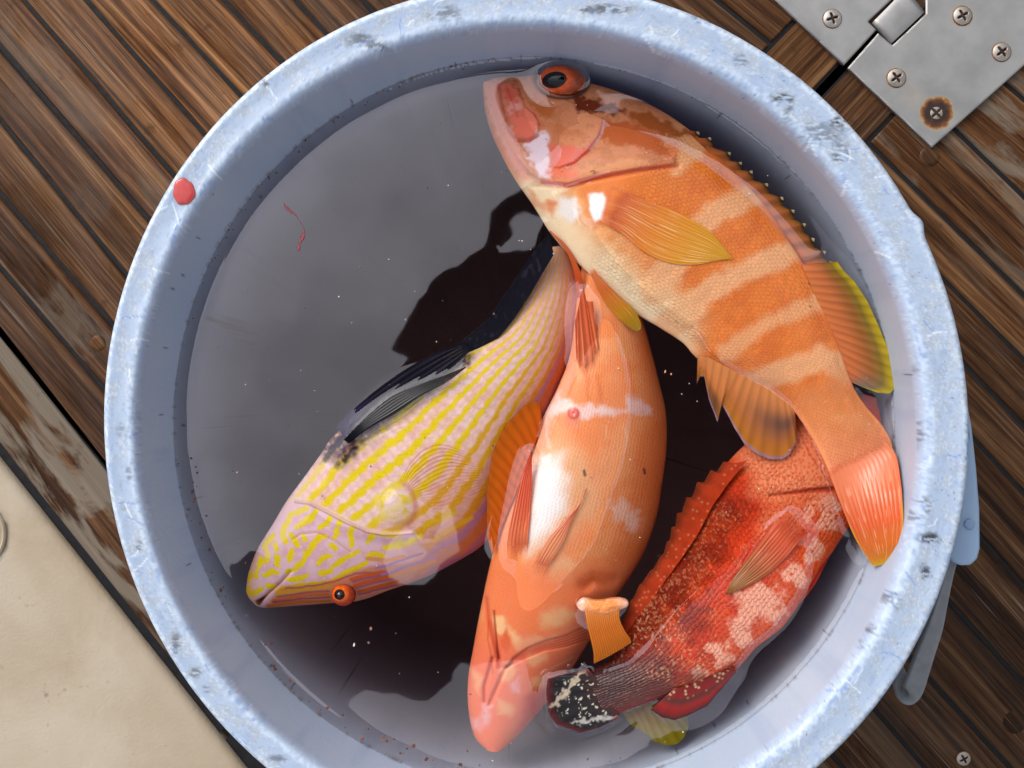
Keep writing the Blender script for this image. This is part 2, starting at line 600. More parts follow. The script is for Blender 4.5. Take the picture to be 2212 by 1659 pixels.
# caulk bed under the planks (one sheet, split at the hatch gap)
def sheet(name, pts, z, mat):
    V = [(*w2(p, K0), z) for p in pts]
    V2 = [(x, y, z - .02) for x, y, _ in V]
    n = len(V)
    Fs = [tuple(range(n)), tuple(range(2 * n - 1, n - 1, -1))] + [(i, (i + 1) % n, n + (i + 1) % n, n + i) for i in range(n)]
    return structure(mesh_obj(name, V + V2, Fs, mat, smooth=False))


g0a, g1a = gap_a[0] - dg * 3000, gap_a[0] + dg * 5000
g0b, g1b = gap_b[0] - dg * 3000, gap_b[0] + dg * 5000
away = np.array([-dg[1], dg[0]]); away = away if away[0] < 0 else -away
sheet('deck_caulking', [g0a, g1a, g1a + away * 6000, g0a + away * 6000], -.0016, M_CAULK)
sheet('deck_caulking', [g0b, g1b, g1b - away * 6000, g0b - away * 6000], -.0016, M_CAULK)

# beige moulded floor at the lower left
def gelcoat_material():
    t = NT('beige_gelcoat')
    geo = t.n('ShaderNodeNewGeometry').outputs['Position']
    n1 = t.noise(geo, 9, 4, .6, .4); n2 = t.noise(geo, 130, 3, .6); n3 = t.noise(geo, 420, 2)
    col = t.mixc(t.rng(n1, .35, .65, 0, 1), (.40, .31, .21), (.49, .41, .31))
    col = t.mixc(t.rng(n2, .66, .74, 0, .6), col, (.30, .24, .17))
    col = t.mixc(t.rng(t.noise(geo, 55, 2, .4), .74, .76, 0, .6), col, (.18, .15, .12))
    p = t.bsdf(Base_Color=col, Roughness=t.rng(n1, .3, .7, .3, .5), Normal=t.bump(t.math('ADD', n3, t.math('MULTIPLY', n1, 6.0)), .35, .0007))
    return t.done(p)


M_GEL = gelcoat_material()
M_DARK = NT('dark_gap'); M_DARK = M_DARK.done(M_DARK.bsdf(Base_Color=(.012, .008, .006), Roughness=.8))
kd = np.array([1, 1.26]) / math.hypot(1, 1.26); kn = np.array([-kd[1], kd[0]])      # pointing to the lower left
if kn[0] > 0: kn = -kn
k0 = np.array([0., 962.]) + kn * 16
V, uvn = [], []
offs = [(-2, -.02), (0, -.002), (1.5, .0008), (5, .0026), (11, .004), (20, .0046)]
NX, NY = 220, 90
rows = []
for o_, z in offs:
    rows.append((o_, z))
for i in range(1, NY):
    rows.append((20 + i * 14, .0046))
xs = np.linspace(-2200, 2600, 320)
RC = np.array([-58., 1140.])         # round moulded pad at the left edge
for o_, z in rows:
    for s_ in xs:
        p = k0 + kd * s_ + kn * o_
        d = np.hypot(*(p - RC))
        dz = -.0022 * math.exp(-((d - 79) / 6.0) ** 2) + .0012 * float(sst(84, 74, d))
        V.append((*w2(p, K0), z + (dz if o_ >= 20 else 0)))
gel = structure(mesh_obj('moulded_floor', V, grid_faces(len(rows), len(xs)), M_GEL))

V = []
fcx, fcy = w2((-60, 1152), K0); fr0 = 76 * K0
for rr, z in ((0, .0056), (.7, .0056), (.86, .0052), (.93, .0040), (.96, .0046), (.985, .0054), (1.0, .0056), (1.02, .0050), (1.05, .0043)):
    for i in range(120):
        t_ = 2 * math.pi * i / 120
        V.append((fcx + fr0 * rr * math.cos(t_), fcy + fr0 * rr * math.sin(t_), z + .0012))
tag(mesh_obj('deck_fitting', V, grid_faces(9, 120, True), M_GEL), 'round beige cap cut by the left edge of the picture, on the moulded floor', 'deck fitting')

# ------------------------------------------------------------------ hinge
def steel_material():
    t = NT('brushed_steel')
    geo = t.n('ShaderNodeNewGeometry').outputs['Position']
    ru = t.n('ShaderNodeAttribute', attribute_name='rust').outputs['Fac']
    n = t.noise(geo, 300, 4, .6); n2 = t.noise(geo, 45, 4, .6)
    n3 = t.noise(t.mapping(geo, (900, 300, 1)), 1.0, 3)
    base = t.mixc(t.rng(n2, .35, .65, 0, 1), (.35, .335, .32), (.43, .415, .40))
    rr = t.math('ADD', ru, t.math('MULTIPLY', t.math('SUBTRACT', n, .5), t.rng(ru, .02, .3, 0, 1.1)))
    ramp = t.n('ShaderNodeValToRGB'); cr = ramp.color_ramp
    cr.elements[0].position = .04; cr.elements[0].color = (.5, .42, .25, 1)
    cr.elements[1].position = .95; cr.elements[1].color = (.022, .008, .004, 1)
    e = cr.elements.new(.35); e.color = (.30, .13, .03, 1)
    e = cr.elements.new(.62); e.color = (.11, .032, .008, 1)
    t.l(rr, ramp.inputs[0])
    m = t.rng(rr, .03, .32, 0, 1)
    p = t.bsdf(Base_Color=t.mixc(m, base, ramp.outputs[0]), Metallic=t.rng(rr, .1, .4, .85, .05),
               Roughness=t.math('ADD', t.rng(n2, .3, .7, .36, .5), t.math('MULTIPLY', m, .3)), Normal=t.bump(n3, .12, .0003))
    return t.done(p)


M_STEEL = steel_material()
ZH = .0042


def plate(name, pts, parent, z0, z1, rounded=None, rust_spots=(), cell=3.0):
    """flat plate from a polygon (deck pixels), filled with a fine grid so wear can vary across it"""
    bm = bmesh.new()
    P = np.array(pts, float)
    Pd = resample(np.vstack([P, P[:1]]), 10)  # unused guard
    vs_ = [bm.verts.new((*w2(p, K0), z1)) for p in P]
    f = bm.faces.new(vs_)
    bmesh.ops.recalc_face_normals(bm, faces=[f])
    lo, hi = P.min(0), P.max(0)
    for x in np.arange(lo[0] + cell, hi[0], cell):
        wx, wy = w2((x, 0), K0)
        bmesh.ops.bisect_plane(bm, geom=bm.verts[:] + bm.edges[:] + bm.faces[:], plane_co=(wx, 0, 0), plane_no=(1, 0, 0))
    for y in np.arange(lo[1] + cell, hi[1], cell):
        wx, wy = w2((0, y), K0)
        bmesh.ops.bisect_plane(bm, geom=bm.verts[:] + bm.edges[:] + bm.faces[:], plane_co=(0, wy, 0), plane_no=(0, 1, 0))
    top = bm.faces[:]
    if top[0].normal.z < 0:
        bmesh.ops.reverse_faces(bm, faces=top)
    r = bmesh.ops.extrude_face_region(bm, geom=top)
    nv = [g for g in r['geom'] if isinstance(g, bmesh.types.BMVert)]
    for v in nv: v.co.z = z1
    for f in top:
        for v in f.verts: v.co.z = z0
    bmesh.ops.reverse_faces(bm, faces=top)
    bmesh.ops.recalc_face_normals(bm, faces=bm.faces[:])
    # soften the upper rim
    me = bpy.data.meshes.new(name)
    for v in bm.verts:
        if v.co.z > (z0 + z1) / 2:
            p = np.array([[v.co.x / K0 + CX, -v.co.y / K0 + CY]])
            d = float(poly_sd(p, P)[0])
            if d < 3: v.co.z -= (.0007) * (1 - max(d, 0) / 3) ** 2
    bm.to_mesh(me); bm.free()
    me.materials.append(M_STEEL)
    co = np.zeros(len(me.vertices) * 3, np.float32); me.vertices.foreach_get('co', co); co = co.reshape(-1, 3)
    PX = np.c_[co[:, 0] / K0 + CX, -co[:, 1] / K0 + CY]
    ru = np.zeros(len(PX))
    for (cx, cy, r0, r1, dx, dy, s) in rust_spots:
        d = np.hypot(PX[:, 0] - cx, PX[:, 1] - cy)
        sm = np.hypot(PX[:, 0] - cx - dx, PX[:, 1] - cy - dy)
        ru = np.maximum(ru, s * sst(r1, r0, np.minimum(d, sm + (r1 - r0) * .35)))
    at = me.attributes.new('rust', 'FLOAT', 'POINT'); at.data.foreach_set('value', ru.astype(np.float32))
    o = bpy.data.objects.new(name, me); COL.objects.link(o)
    o.parent = parent; o.location = tuple(-c for c in parent.location)
    return o


hx = w2((1900, 110), K0)
hinge = empty('hinge', (hx[0], hx[1], 0), 'stainless steel hinge with round head screws, one rusted, across the gap in the teak hatch', 'hinge')
p8 = R8
leaf_b = p8((955, 490), (1548, 1050), (2700, 25), (2240, -390), (1985, -190), (1630, -270), (1500, -120), (1505, 110), (1270, 330), (1170, 245))
rust = []
for (x, y, r0, r1, dx, dy, s) in ((1578, 808, 22, 47, 8, -9, 1.0), (1760, 125, 19, 30, 3, 3, .5), (2035, 380, 19, 27, 0, -1, .35), (1295, 562, 19, 29, 2, 2, .4), (1410, 690, 0, 60, -10, -10, .10)):
    c = p8((x, y))[0]
    rust.append((c[0], c[1], r0 * .8, r1 * .92, dx, dy, s))
plate('leaf', leaf_b, hinge, .0004, ZH, rust_spots=rust)
leaf_a = p8((930, 470), (430, 0), (60, -350), (900, -900), (1430, -330), (1340, -60), (1100, 165), (1158, 222))
plate('leaf', leaf_a, hinge, .0004, ZH)

# knuckle: a bar with rounded shoulders lying across the notch
kc = p8((1128, 172), (1262, 318), (1492, 100), (1355, -60))


def knuckle():
    a, b, c, e = kc
    V, n = [], 13
    for i in range(n):
        f = i / (n - 1)
        z = ZH * .3 + .0046 * math.sin(math.pi * (0.03 + .94 * f)) ** .16
        for g in np.linspace(0, 1, 9):
            p = (a * (1 - f) + b * f) * (1 - g) + (e * (1 - f) + c * f) * g
            V.append((*w2(p, K0), z))
    m = 9
    Fs = [tuple(x) for x in grid_faces(n, m)]
    base = len(V)
    for i in (0, n - 1):
        pass
    ring = [i * m for i in range(n)]; ring2 = [i * m + m - 1 for i in range(n)]
    V2 = [(V[r][0], V[r][1], .0) for r in ring]; b1 = len(V); V += V2
    V2 = [(V[r][0], V[r][1], .0) for r in ring2]; b2 = len(V); V += V2
    for i in range(n - 1):
        Fs.append((ring[i], ring[i + 1], b1 + i + 1, b1 + i)); Fs.append((ring2[i + 1], ring2[i], b2 + i, b2 + i + 1))
    return mesh_obj('knuckle', V, Fs, M_STEEL, hinge, extra={'rust': np.zeros(len(V))})


knuckle()
pin = p8((925, 480), (1165, 240)); V = []


def rod(name, p, q, r, z, parent, mat, k=K0, n=14, rust=0.):
    a = np.array([*w2(p, k), z]); b = np.array([*w2(q, k), z])
    d = (b - a) / np.linalg.norm(b - a); s = np.cross(d, [0, 0, 1]); V = []
    for c in (a, b):
        for i in range(n):
            t = 2 * math.pi * i / n
            V.append(c + r * (math.cos(t) * s + math.sin(t) * np.array([0, 0, 1])))
    Fs = [(i, (i + 1) % n, n + (i + 1) % n, n + i) for i in range(n)] + [tuple(range(n)), tuple(range(2 * n - 1, n - 1, -1))]
    return mesh_obj(name, V, Fs, mat, parent, extra={'rust': np.full(len(V), rust)})


rod('pin', *p8((1480, 70), (1640, -110)), .0016, .0016, hinge, M_DARK)


def screw(parent, c, rad, z, rot, rust=0., name='screw', label=None):
    """domed head with a cross recess cut into it; c in deck pixels, rad in metres"""
    n, m = 64, 18
    cx, cy = w2(c, K0)
    V, ru = [(cx, cy, z + .0002)], [.9]
    for j in range(1, m + 1):
        r = j / m
        for i in range(n):
            th = 2 * math.pi * i / n
            star = .20 + .42 * abs(math.cos(2 * (th - rot))) ** 3.0
            dome = .0016 * (1 - r ** 2.2) + .0002
            dp = .0016 * float(sst(star + .05, star - .07, r))
            V.append((cx + rad * r * math.cos(th), cy + rad * r * math.sin(th), z + dome - dp))
            ru.append(max(rust, .97 * float(sst(star + .03, star - .03, r)) if r < star else rust) if r < .92 else max(rust, .55))
    for i in range(n):
        th = 2 * math.pi * i / n
        V.append((cx + rad * 1.0 * math.cos(th), cy + rad * math.sin(th), z - .002)); ru.append(.9)
    Fs = [(0, 1 + i, 1 + (i + 1) % n) for i in range(n)]
    for j in range(m):
        for i in range(n):
            a = 1 + j * n + i; b = 1 + j * n + (i + 1) % n
            Fs.append((a, a + n, b + n, b))
    o = mesh_obj(name, V, Fs, M_STEEL, parent, extra={'rust': np.array(ru)})
    if label: o['label'] = label
    return o


for (x, y, rt, ru_, lb) in ((845, 145, .3, 0, None), (1760, 125, .5, .06, None), (2035, 380, .65, .08, None), (1295, 562, .6, .08, None), (1578, 808, .75, .12, 'deeply rusted screw in the lower corner of the plate')):
    c = p8((x, y))[0]
    screw(hinge, c, (.0041 if lb is None else .0040) * 1.6, ZH + (.0002 if lb is None else -.0012), rt, ru_, label=lb)

s1 = R12((790, 1582))[0]
sc_x = w2(s1, K0)
o = screw(None, s1, .0050, .0006, .5, .1, 'screw')
tag(o, 'small bare screw sunk in a dark plank at the lower right', 'screw')

# round wooden plugs let into the planks
for (c, r, tn, lb) in ((R12((1196, 1296))[0], 26, .20, 'round wooden plug in the dark plank near the small screw'),
                       (R8((1545, 1105))[0], 23, .30, 'dark round plug just below the corner of the steel hinge'),
                       (np.array([388 / 1.82278 * .0 + 211, 902 * .0 + 741.]), 18, .46, 'wooden plug in the wet plank left of the bucket')):
    n = 28; V = []; uv = []; col = []
    cx, cy = w2(c, K0); R = r * K0
    for rr, z in ((0, .0004), (.5, .0004), (.93, .0003), (.99, -.0004), (1.0, -.004)):
        for i in range(n):
            th = 2 * math.pi * i / n
            V.append((cx + R * rr * math.cos(th), cy + R * rr * math.sin(th), z)); pu, pv_ = R * rr * math.cos(th), R * rr * math.sin(th); uv.append((pu * .65 - pv_ * .76 + c[0], pu * .76 + pv_ * .65 + c[1]))
            col.append((tn, 1.0 if tn > .7 else 0, .4))
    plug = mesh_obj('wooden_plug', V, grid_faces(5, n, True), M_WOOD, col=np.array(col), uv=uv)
    tag(plug, lb, 'wooden plug', 'round plugs in the deck planks')

# ------------------------------------------------------------------ bucket
NTH = 1800
TH = np.linspace(0, 2 * np.pi, NTH, endpoint=False)
rot = math.radians(90 - 15.8)


def ell(cx, cy, a, b, rt):
    """ellipse in picture pixels; a along the direction rt (y down)"""
    # direction of the major axis
    u = np.array([.2722, .9622]); v = np.array([-.9622, .2722])
    phi = TH - math.atan2(u[1], u[0])
    return np.c_[cx + a * np.cos(phi) * u[0] + b * np.sin(phi) * v[0], cy + a * np.cos(phi) * u[1] + b * np.sin(phi) * v[1]]


OUT = ell(1160, 920, 969.6, 941.4, 0)
INN = ell(1143, 924, 868, 846, 0)
WAT = ell(1154, 914, 791, 777, 0)


def to_w(P, k):
    return np.c_[(P[:, 0] - CX) * k, -(P[:, 1] - CY) * k]


oW, iW, wW = to_w(OUT, KR), to_w(INN, KR), to_w(WAT, KW)
cW = wW.mean(0)
prof = []      # rings of (xy, z, region tag)  region: 0 wall, 1 rim, 2 outside
bot = cW + (wW - cW) * .86
prof.append((np.tile(cW, (NTH, 1)) + (bot - cW) * .02, .012, 0))
prof.append((cW + (bot - cW) * .5, .012, 0))
prof.append((cW + (bot - cW) * .95, .013, 0))
prof.append((bot, .022, 0))
for z in np.linspace(.05, ZW - .03, 5):
    f = (z - .022) / (ZW - .022)
    prof.append((bot * (1 - f) + wW * f, z, 0))
for z in np.linspace(ZW - .02, ZW, 6):
    f = (z - .022) / (ZW - .022)
    prof.append((bot * (1 - f) + wW * f, z, 0))
for f in np.linspace(.06, 1, 22):
    prof.append((wW * (1 - f) + iW * f, ZW + (ZR - .009 - ZW) * f, 0))
rim = [(.015, -6), (.035, -4), (.06, -2.4), (.09, -1.2), (.13, -.5), (.18, -.1), (.24, .0)] + [(f, -.5 * math.sin(math.pi * (f - .24) / .56)) for f in np.linspace(.28, .78, 22)] + \
      [(.82, 0), (.86, -.3), (.90, -1.0), (.935, -2.2), (.965, -4.2), (.985, -7), (1.0, -12), (1.0, -16), (.992, -20), (.975, -24)]
for f, dz in rim:
    prof.append((iW * (1 - f) + oW * f, ZR + dz * .001, 1))
for f, z in ((.93, ZR - .0245), (.90, ZR - .012), (.5, ZR - .008), (.24, ZR - .02)):
    prof.append((iW * (1 - f) + oW * f, z, 2))
ob = cW + (bot - cW) * 1.03
base_top = iW * .78 + oW * .22
for f in np.linspace(0.15, 1, 8):
    z = (ZR - .02) * (1 - f)
    prof.append((base_top * (1 - f) + ob * f, z, 2))
prof.append((np.tile(cW, (NTH, 1)) + (ob - cW) * .02, 0.0005, 2))
NP = len(prof)
V = np.concatenate([np.c_[p, np.full(NTH, z)] for p, z, r in prof])
# a little dent and bulge on the outside of the rim
reg = np.repeat([r for _, _, r in prof], NTH)
PXr = np.c_[V[:, 0] / KR + CX, -V[:, 1] / KR + CY]
bump = 11 * KR * np.exp(-((np.hypot(PXr[:, 0] - 1992, PXr[:, 1] - 480)) / 22) ** 2) * (reg == 1) * sst(.9, 1., np.hypot((PXr[:, 0] - 1160) / 941, (PXr[:, 1] - 920) / 965))
dirs = (V[:, :2] - cW); dirs /= np.linalg.norm(dirs, axis=1)[:, None] + 1e-9
V[:, :2] += dirs * bump[:, None]
wob_ = (fbm(PXr[:, 0] / 30, PXr[:, 1] / 30, 5, 3) - .5) * (reg == 1)
V[:, 2] += wob_ * .0005
arc = np.tile(TH, NP)
ringi = np.repeat(np.arange(NP), NTH)

base = lin(166, 182, 206)
pb = Paint(PXr, base)
ang = arc
sx_ = np.cos(ang) * 6; sy_ = np.sin(ang) * 6
pb.mix(lin(186, 196, 212), fbm(PXr[:, 0] / 160, PXr[:, 1] / 160, 11, 4))
wallm = (reg == 0)
# wall: faint mottling, scum line at the water
pb.mix(lin(150, 165, 195), wallm * sst(.55, .8, fbm(PXr[:, 0] / 45, PXr[:, 1] / 45, 31, 4)) * .35)
spk, _v = cells(PXr[:, 0] / 26, PXr[:, 1] / 26, 77)
pb.mix(lin(70, 70, 78), wallm * (_v > .86) * sst(.10, .05, spk) * .8)
zline = (V[:, 2] - ZW) * 1000
pb.mix(lin(120, 105, 100), wallm * sst(3.2, .5, np.abs(zline - .5)) * sst(.52, .75, fbm(PXr[:, 0] / 9, PXr[:, 1] / 9, 41, 4)) * .6)
# rim wear
rimm = (reg == 1).astype(float)
fr_ = np.zeros(len(V))
allf = {}
idx0 = [i for i, (_, _, r) in enumerate(prof) if r == 1]
for i, (f, dz) in zip(idx0, rim):
    fr_[ringi == i] = f
n1 = fbm(PXr[:, 0] / 22, PXr[:, 1] / 22, 61, 5)
n2 = fbm(PXr[:, 0] / 7, PXr[:, 1] / 7, 62, 4)
n3 = fbm(PXr[:, 0] / 60, PXr[:, 1] / 60, 63, 4)
pb.mix(lin(174, 190, 213), rimm)
pb.mix(lin(176, 186, 200), rimm * sst(.42, .66, n1) * sst(.15, .3, fr_) * .9)
pb.mix(lin(152, 172, 204), rimm * sst(.54, .72, n3 * .4 + .6 * fbm(ang * 40, fr_ * 16, 65, 4)) * .6)
n4 = fbm(PXr[:, 0] / 3.6, PXr[:, 1] / 3.6, 66, 2)
pb.mix(lin(232, 240, 248), rimm * sst(.56, .72, n4) * sst(.35, .6, n1) * .3)
pb.mix(lin(150, 160, 176), rimm * sst(.58, .76, 1 - n4) * sst(.4, .6, n2) * .5)
pb.mix(lin(138, 160, 202), rimm * sst(.57, .66, fbm(ang * 26, fr_ * 14, 64, 4)) * np.exp(-((fr_ - .16) / .07) ** 2) * .8)
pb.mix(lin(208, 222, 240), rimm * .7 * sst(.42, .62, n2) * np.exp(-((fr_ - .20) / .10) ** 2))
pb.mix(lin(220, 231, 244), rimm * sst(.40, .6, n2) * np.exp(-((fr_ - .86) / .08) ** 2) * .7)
spk, _v = cells(PXr[:, 0] / 8, PXr[:, 1] / 8, 78)
pb.mix(lin(110, 145, 215), rimm * (_v > .955) * sst(.30, .14, spk) * .5)
pb.mix(lin(90, 96, 110), rimm * (_v < .06) * sst(.28, .12, spk) * sst(.5, .65, n3) * .8)
# dark scuffs
for (x, y, w, h, a) in ((1965, 935, 38, 44, .9), (1950, 1010, 22, 14, .6), (1955, 1045, 36, 8, .7), (1950, 1082, 26, 6, .7), (1955, 1115, 40, 20, .55), (2000, 1090, 18, 22, .6),
                        (2008, 1163, 28, 16, .8), (2000, 1236, 18, 22, .75), (1905, 1290, 40, 20, .55), (1940, 1300, 14, 24, .4), (1850, 1362, 52, 16, .7), (1846, 1394, 34, 12, .75),
                        (1790, 1432, 36, 12, .5), (1770, 1462, 26, 10, .4), (1680, 1520, 30, 14, .35), (1650, 1570, 30, 8, .3), (960, 28, 48, 20, .5), (778, 88, 42, 20, .6), (820, 100, 26, 12, .6),
                        (1310, 20, 70, 14, .65), (1520, 40, 30, 14, .6), (1600, 130, 20, 18, .5), (1690, 210, 34, 12, .8), (1705, 242, 16, 30, .5), (1780, 285, 60, 34, .45), (1812, 262, 20, 12, .8),
                        (1818, 330, 26, 30, .6), (1905, 700, 22, 16, .55), (1960, 800, 36, 16, .4), (278, 1020, 10, 26, .4), (262, 930, 16, 20, .3), (300, 1180, 8, 16, .5), (380, 1390, 14, 30, .55),
                        (420, 1452, 22, 14, .5), (444, 1490, 14, 10, .4), (600, 1640, 26, 10, .5), (570, 180, 18, 12, .6), (1912, 1165, 40, 24, .15)):
    d = np.hypot((PXr[:, 0] - x) / w, (PXr[:, 1] - y) / h)
    tx = fbm(PXr[:, 0] / 14, PXr[:, 1] / 5, 91, 4)
    pb.mix(lin(62, 64, 70), rimm * sst(1.15, .3, d + (n2 - .5) * .9) * sst(.33, .55, tx) * min(1, a * 1.25))
# scratches
rs = random.Random(9)
for i in range(70):
    t_ = rs.uniform(0, 2 * math.pi); f = rs.uniform(.05, .9)
    k = int(t_ / (2 * math.pi) * NTH)
    c = INN[k] * (1 - f) + OUT[k] * f
    a_ = rs.uniform(0, math.pi); l_ = rs.uniform(6, 22)
    dd = np.array([math.cos(a_), math.sin(a_)]) * l_
    near = (np.hypot(PXr[:, 0] - c[0], PXr[:, 1] - c[1]) < 40) & (reg == 1)
    idx = np.where(near)[0]
    if len(idx):
        d, _ = seg_dist(PXr[idx], np.array([c - dd, c + rs.uniform(-4, 4), c + dd]))
        m = sst(2.0, .6, d)[:, None] * .7
        cc = lin(235, 243, 252) if rs.random() < .5 else lin(110, 145, 215)
        pb.col[idx] = pb.col[idx] * (1 - m) + cc * m
# dirt seam on the outer face of the rim, lower right
seam = rimm * np.exp(-((fr_ - .93) / .012) ** 2) * sst(.42, .55, n2) * (PXr[:, 0] > 1500) * (PXr[:, 1] > 1100)
pb.mix(lin(120, 112, 100), seam)
# dark smear on the left wall
for (a, b) in (((385, 665), (400, 720)), ((392, 660), (412, 700)), ((372, 672), (380, 700))):
    pb.line(np.array([a, b]), 3.5, lin(70, 74, 84), 3, .7, 5, 8)
Fb = grid_faces(NP, NTH, True)


def plastic_material(name, rough=.38, bump=.25):
    t = NT(name)
    at = t.n('ShaderNodeAttribute', attribute_name='Col')
    geo = t.n('ShaderNodeNewGeometry').outputs['Position']
    n = t.noise(geo, 500, 4, .6); n2 = t.noise(geo, 60, 3)
    p = t.bsdf(Base_Color=at.outputs['Color'], Roughness=t.math('ADD', rough - .1, t.math('MULTIPLY', n, .3)), Normal=t.bump(t.math('ADD', n, n2), bump, .0006))
    p.inputs['Subsurface Weight'].default_value = .3
    p.inputs['Subsurface Radius'].default_value = (.006, .007, .009)
    p.inputs['Subsurface Scale'].default_value = 1.0
    return t.done(p)


M_PLASTIC = plastic_material('worn_blue_plastic')
M_GREYPL = plastic_material('grey_plastic', .35, .15)
bucket = empty('bucket', (cW[0], cW[1], 0), 'round pale blue plastic bucket with a scuffed rim, full of water and fish', 'bucket')
mesh_obj('bucket_body', V, Fb, M_PLASTIC, bucket, col=pb.col)


def slab(name, pts, parent, z0, z1, k, col, mat, rnd=6.0, zfun=None):
    """rounded-edge solid from an outline in pixels"""
    P = resample(np.vstack([pts, pts[:1]]), 161)[:-1]
    c = P.mean(0); n = len(P)
    # inward offset by shrinking along averaged normals
    T = np.roll(P, -1, 0) - np.roll(P, 1, 0); T /= np.linalg.norm(T, axis=1)[:, None] + 1e-9
    N = np.c_[-T[:, 1], T[:, 0]]
    if (N * (c - P)).sum() < 0: N = -N
    V = []
    ringsz = ((0, z0), (0, z1 - rnd * .7 * k), (rnd * .3, z1 - rnd * .25 * k), (rnd, z1))
    for off_, z in ringsz:
        for p in P + N * off_:
            V.append((*w2(p, k), z))
    Fs = [tuple(f) for f in grid_faces(4, n, True)] + [tuple(range(3 * n, 4 * n)), tuple(range(n - 1, -1, -1))]
    if zfun:
        V = [(x, y, z + zfun(x / k + CX, -y / k + CY)) for x, y, z in V]
    return mesh_obj(name, V, Fs, mat, parent, col=np.tile(col, (len(V), 1)))


lug = D((-14, 0)) + D((2080, 800), (2100, 850), (2114, 920), (2124, 1010), (2131, 1100), (2132, 1185), (2126, 1208), (2112, 1221), (2090, 1222), (2072, 1214), (2062, 1196), (2070, 1120), (2076, 1000), (2080, 880))
lg = slab('handle_lug', lug, bucket, ZR - .040, ZR - .022, (HC - ZR + .022) / F_PX, lin(160, 185, 214) * .9, M_PLASTIC, 7)
boss = D(*[(2093 + 11 * math.cos(t), 1132 + 11 * math.sin(t)) for t in np.linspace(0, 2 * math.pi, 30)[:-1]])
slab('pivot', boss, lg, ZR - .03, ZR - .0205, (HC - ZR + .022) / F_PX, lin(140, 168, 200) * .9, M_PLASTIC, 3)

# bail hanging down beside the wall: a flat strap that bends in under the rim
def strap():
    path = np.array([(-18, 0, 0)]) + np.array([(2092, 1150, -.036), (2068, 1230, -.038), (2050, 1300, -.042), (2037, 1350, -.046), (2018, 1405, -.050), (2001, 1455, -.056), (1988, 1490, -.060), (1976, 1500, -.064), (1964, 1484, -.068), (1960, 1455, -.072), (1940, 1420, -.08), (1880, 1360, -.09)])
    C = crom(path, 130)
    sec = 20
    V = []
    for i in range(len(C)):
        t = C[min(i + 1, len(C) - 1)] - C[max(i - 1, 0)]
        t2 = t[:2] / np.linalg.norm(t[:2]); nn = np.array([-t2[1], t2[0]])
        f = i / (len(C) - 1)
        wd = np.interp(f, [0, .1, .3, .5, .62, .72, 1], [9, 10, 18, 22, 22, 16, 10]); th = .0035
        for j in range(sec):
            a = 2 * math.pi * j / sec
            ca, sa = math.cos(a), math.sin(a)
            e = .5
            ox = wd * math.copysign(abs(ca) ** e, ca); oz = th * math.copysign(abs(sa) ** e, sa) - .0012 * (1 - abs(ca)) * (sa > 0)
            p = C[i, :2] + nn * ox
            V.append((*w2(p, (HC - ZR - C[i, 2]) / F_PX), ZR + C[i, 2] + oz))
    Fs = [tuple(x) for x in grid_faces(len(C), sec, True)] + [tuple(range(sec)), tuple(range(len(V) - 1, len(V) - sec - 1, -1))]
    PX = np.array(V); nn = fbm(PX[:, 0] * 400, PX[:, 1] * 400, 5, 3)
    col = lin(140, 142, 145)[None] * (.75 + .3 * nn)[:, None]
    return mesh_obj('bail_handle', V, Fs, M_GREYPL, bucket, col=col)


strap()

# red droplet on the rim
V = []; n = 48; cols = []
for j in range(9):
    r = j / 8
    for i in range(n):
        t = 2 * math.pi * i / n
        R = 29 * (1 + .06 * math.sin(2 * t + .6) + .05 * math.sin(3 * t + 1) + .03 * math.sin(7 * t))
        x = 397 + .86 * R * r * math.cos(t); y = 414 + 1.1 * R * r * math.sin(t)
        V.append((*w2((x, y), KR), ZR + .0001 + .0010 * math.sqrt(max(0, 1 - r ** 2)) - (.0010 if r > .99 else 0)))
        cols.append(lin(196, 70, 68) if r < .85 else lin(190, 90, 85))
M_DROP = NT('watery_red'); at = M_DROP.n('ShaderNodeAttribute', attribute_name='Col')
M_DROP = M_DROP.done(M_DROP.bsdf(Base_Color=at.outputs['Color'], Roughness=.06))
tag(mesh_obj('red_droplet', V, grid_faces(9, n, True), M_DROP, col=np.array(cols)), 'round red drop sitting on the left of the bucket rim', 'droplet')

# ------------------------------------------------------------------ fish tools
CELL = 3.0
GX0, GY0, GNX, GNY = 330.0, 90.0, 545, 545
HMAP = np.full((GNY, GNX), -99.0)        # highest fish surface, mm above the water


def splat(px, py, zmm):
    ix = np.round((px - GX0) / CELL).astype(int); iy = np.round((py - GY0) / CELL).astype(int)
    ok = (ix >= 0) & (iy >= 0) & (ix < GNX) & (iy < GNY)
    np.maximum.at(HMAP, (iy[ok], ix[ok]), zmm[ok])


def top_at(px, py):
    ix = np.clip(np.round((px - GX0) / CELL).astype(int), 1, GNX - 2); iy = np.clip(np.round((py - GY0) / CELL).astype(int), 1, GNY - 2)
    h = HMAP[iy, ix]
    for dx, dy in ((1, 0), (-1, 0), (0, 1), (0, -1)):
        h = np.maximum(h, HMAP[iy + dy, ix + dx])
    return h


def prof_i(tab, n, k):
    xs_, ys_ = zip(*tab)
    t = np.linspace(0, k - 1, n)
    v = np.interp(t, xs_, ys_)
    w = max(3, n // 30)
    ker = np.hanning(w * 2 + 1); ker /= ker.sum()
    return np.convolve(np.pad(v, w, mode='edge'), ker, 'valid')


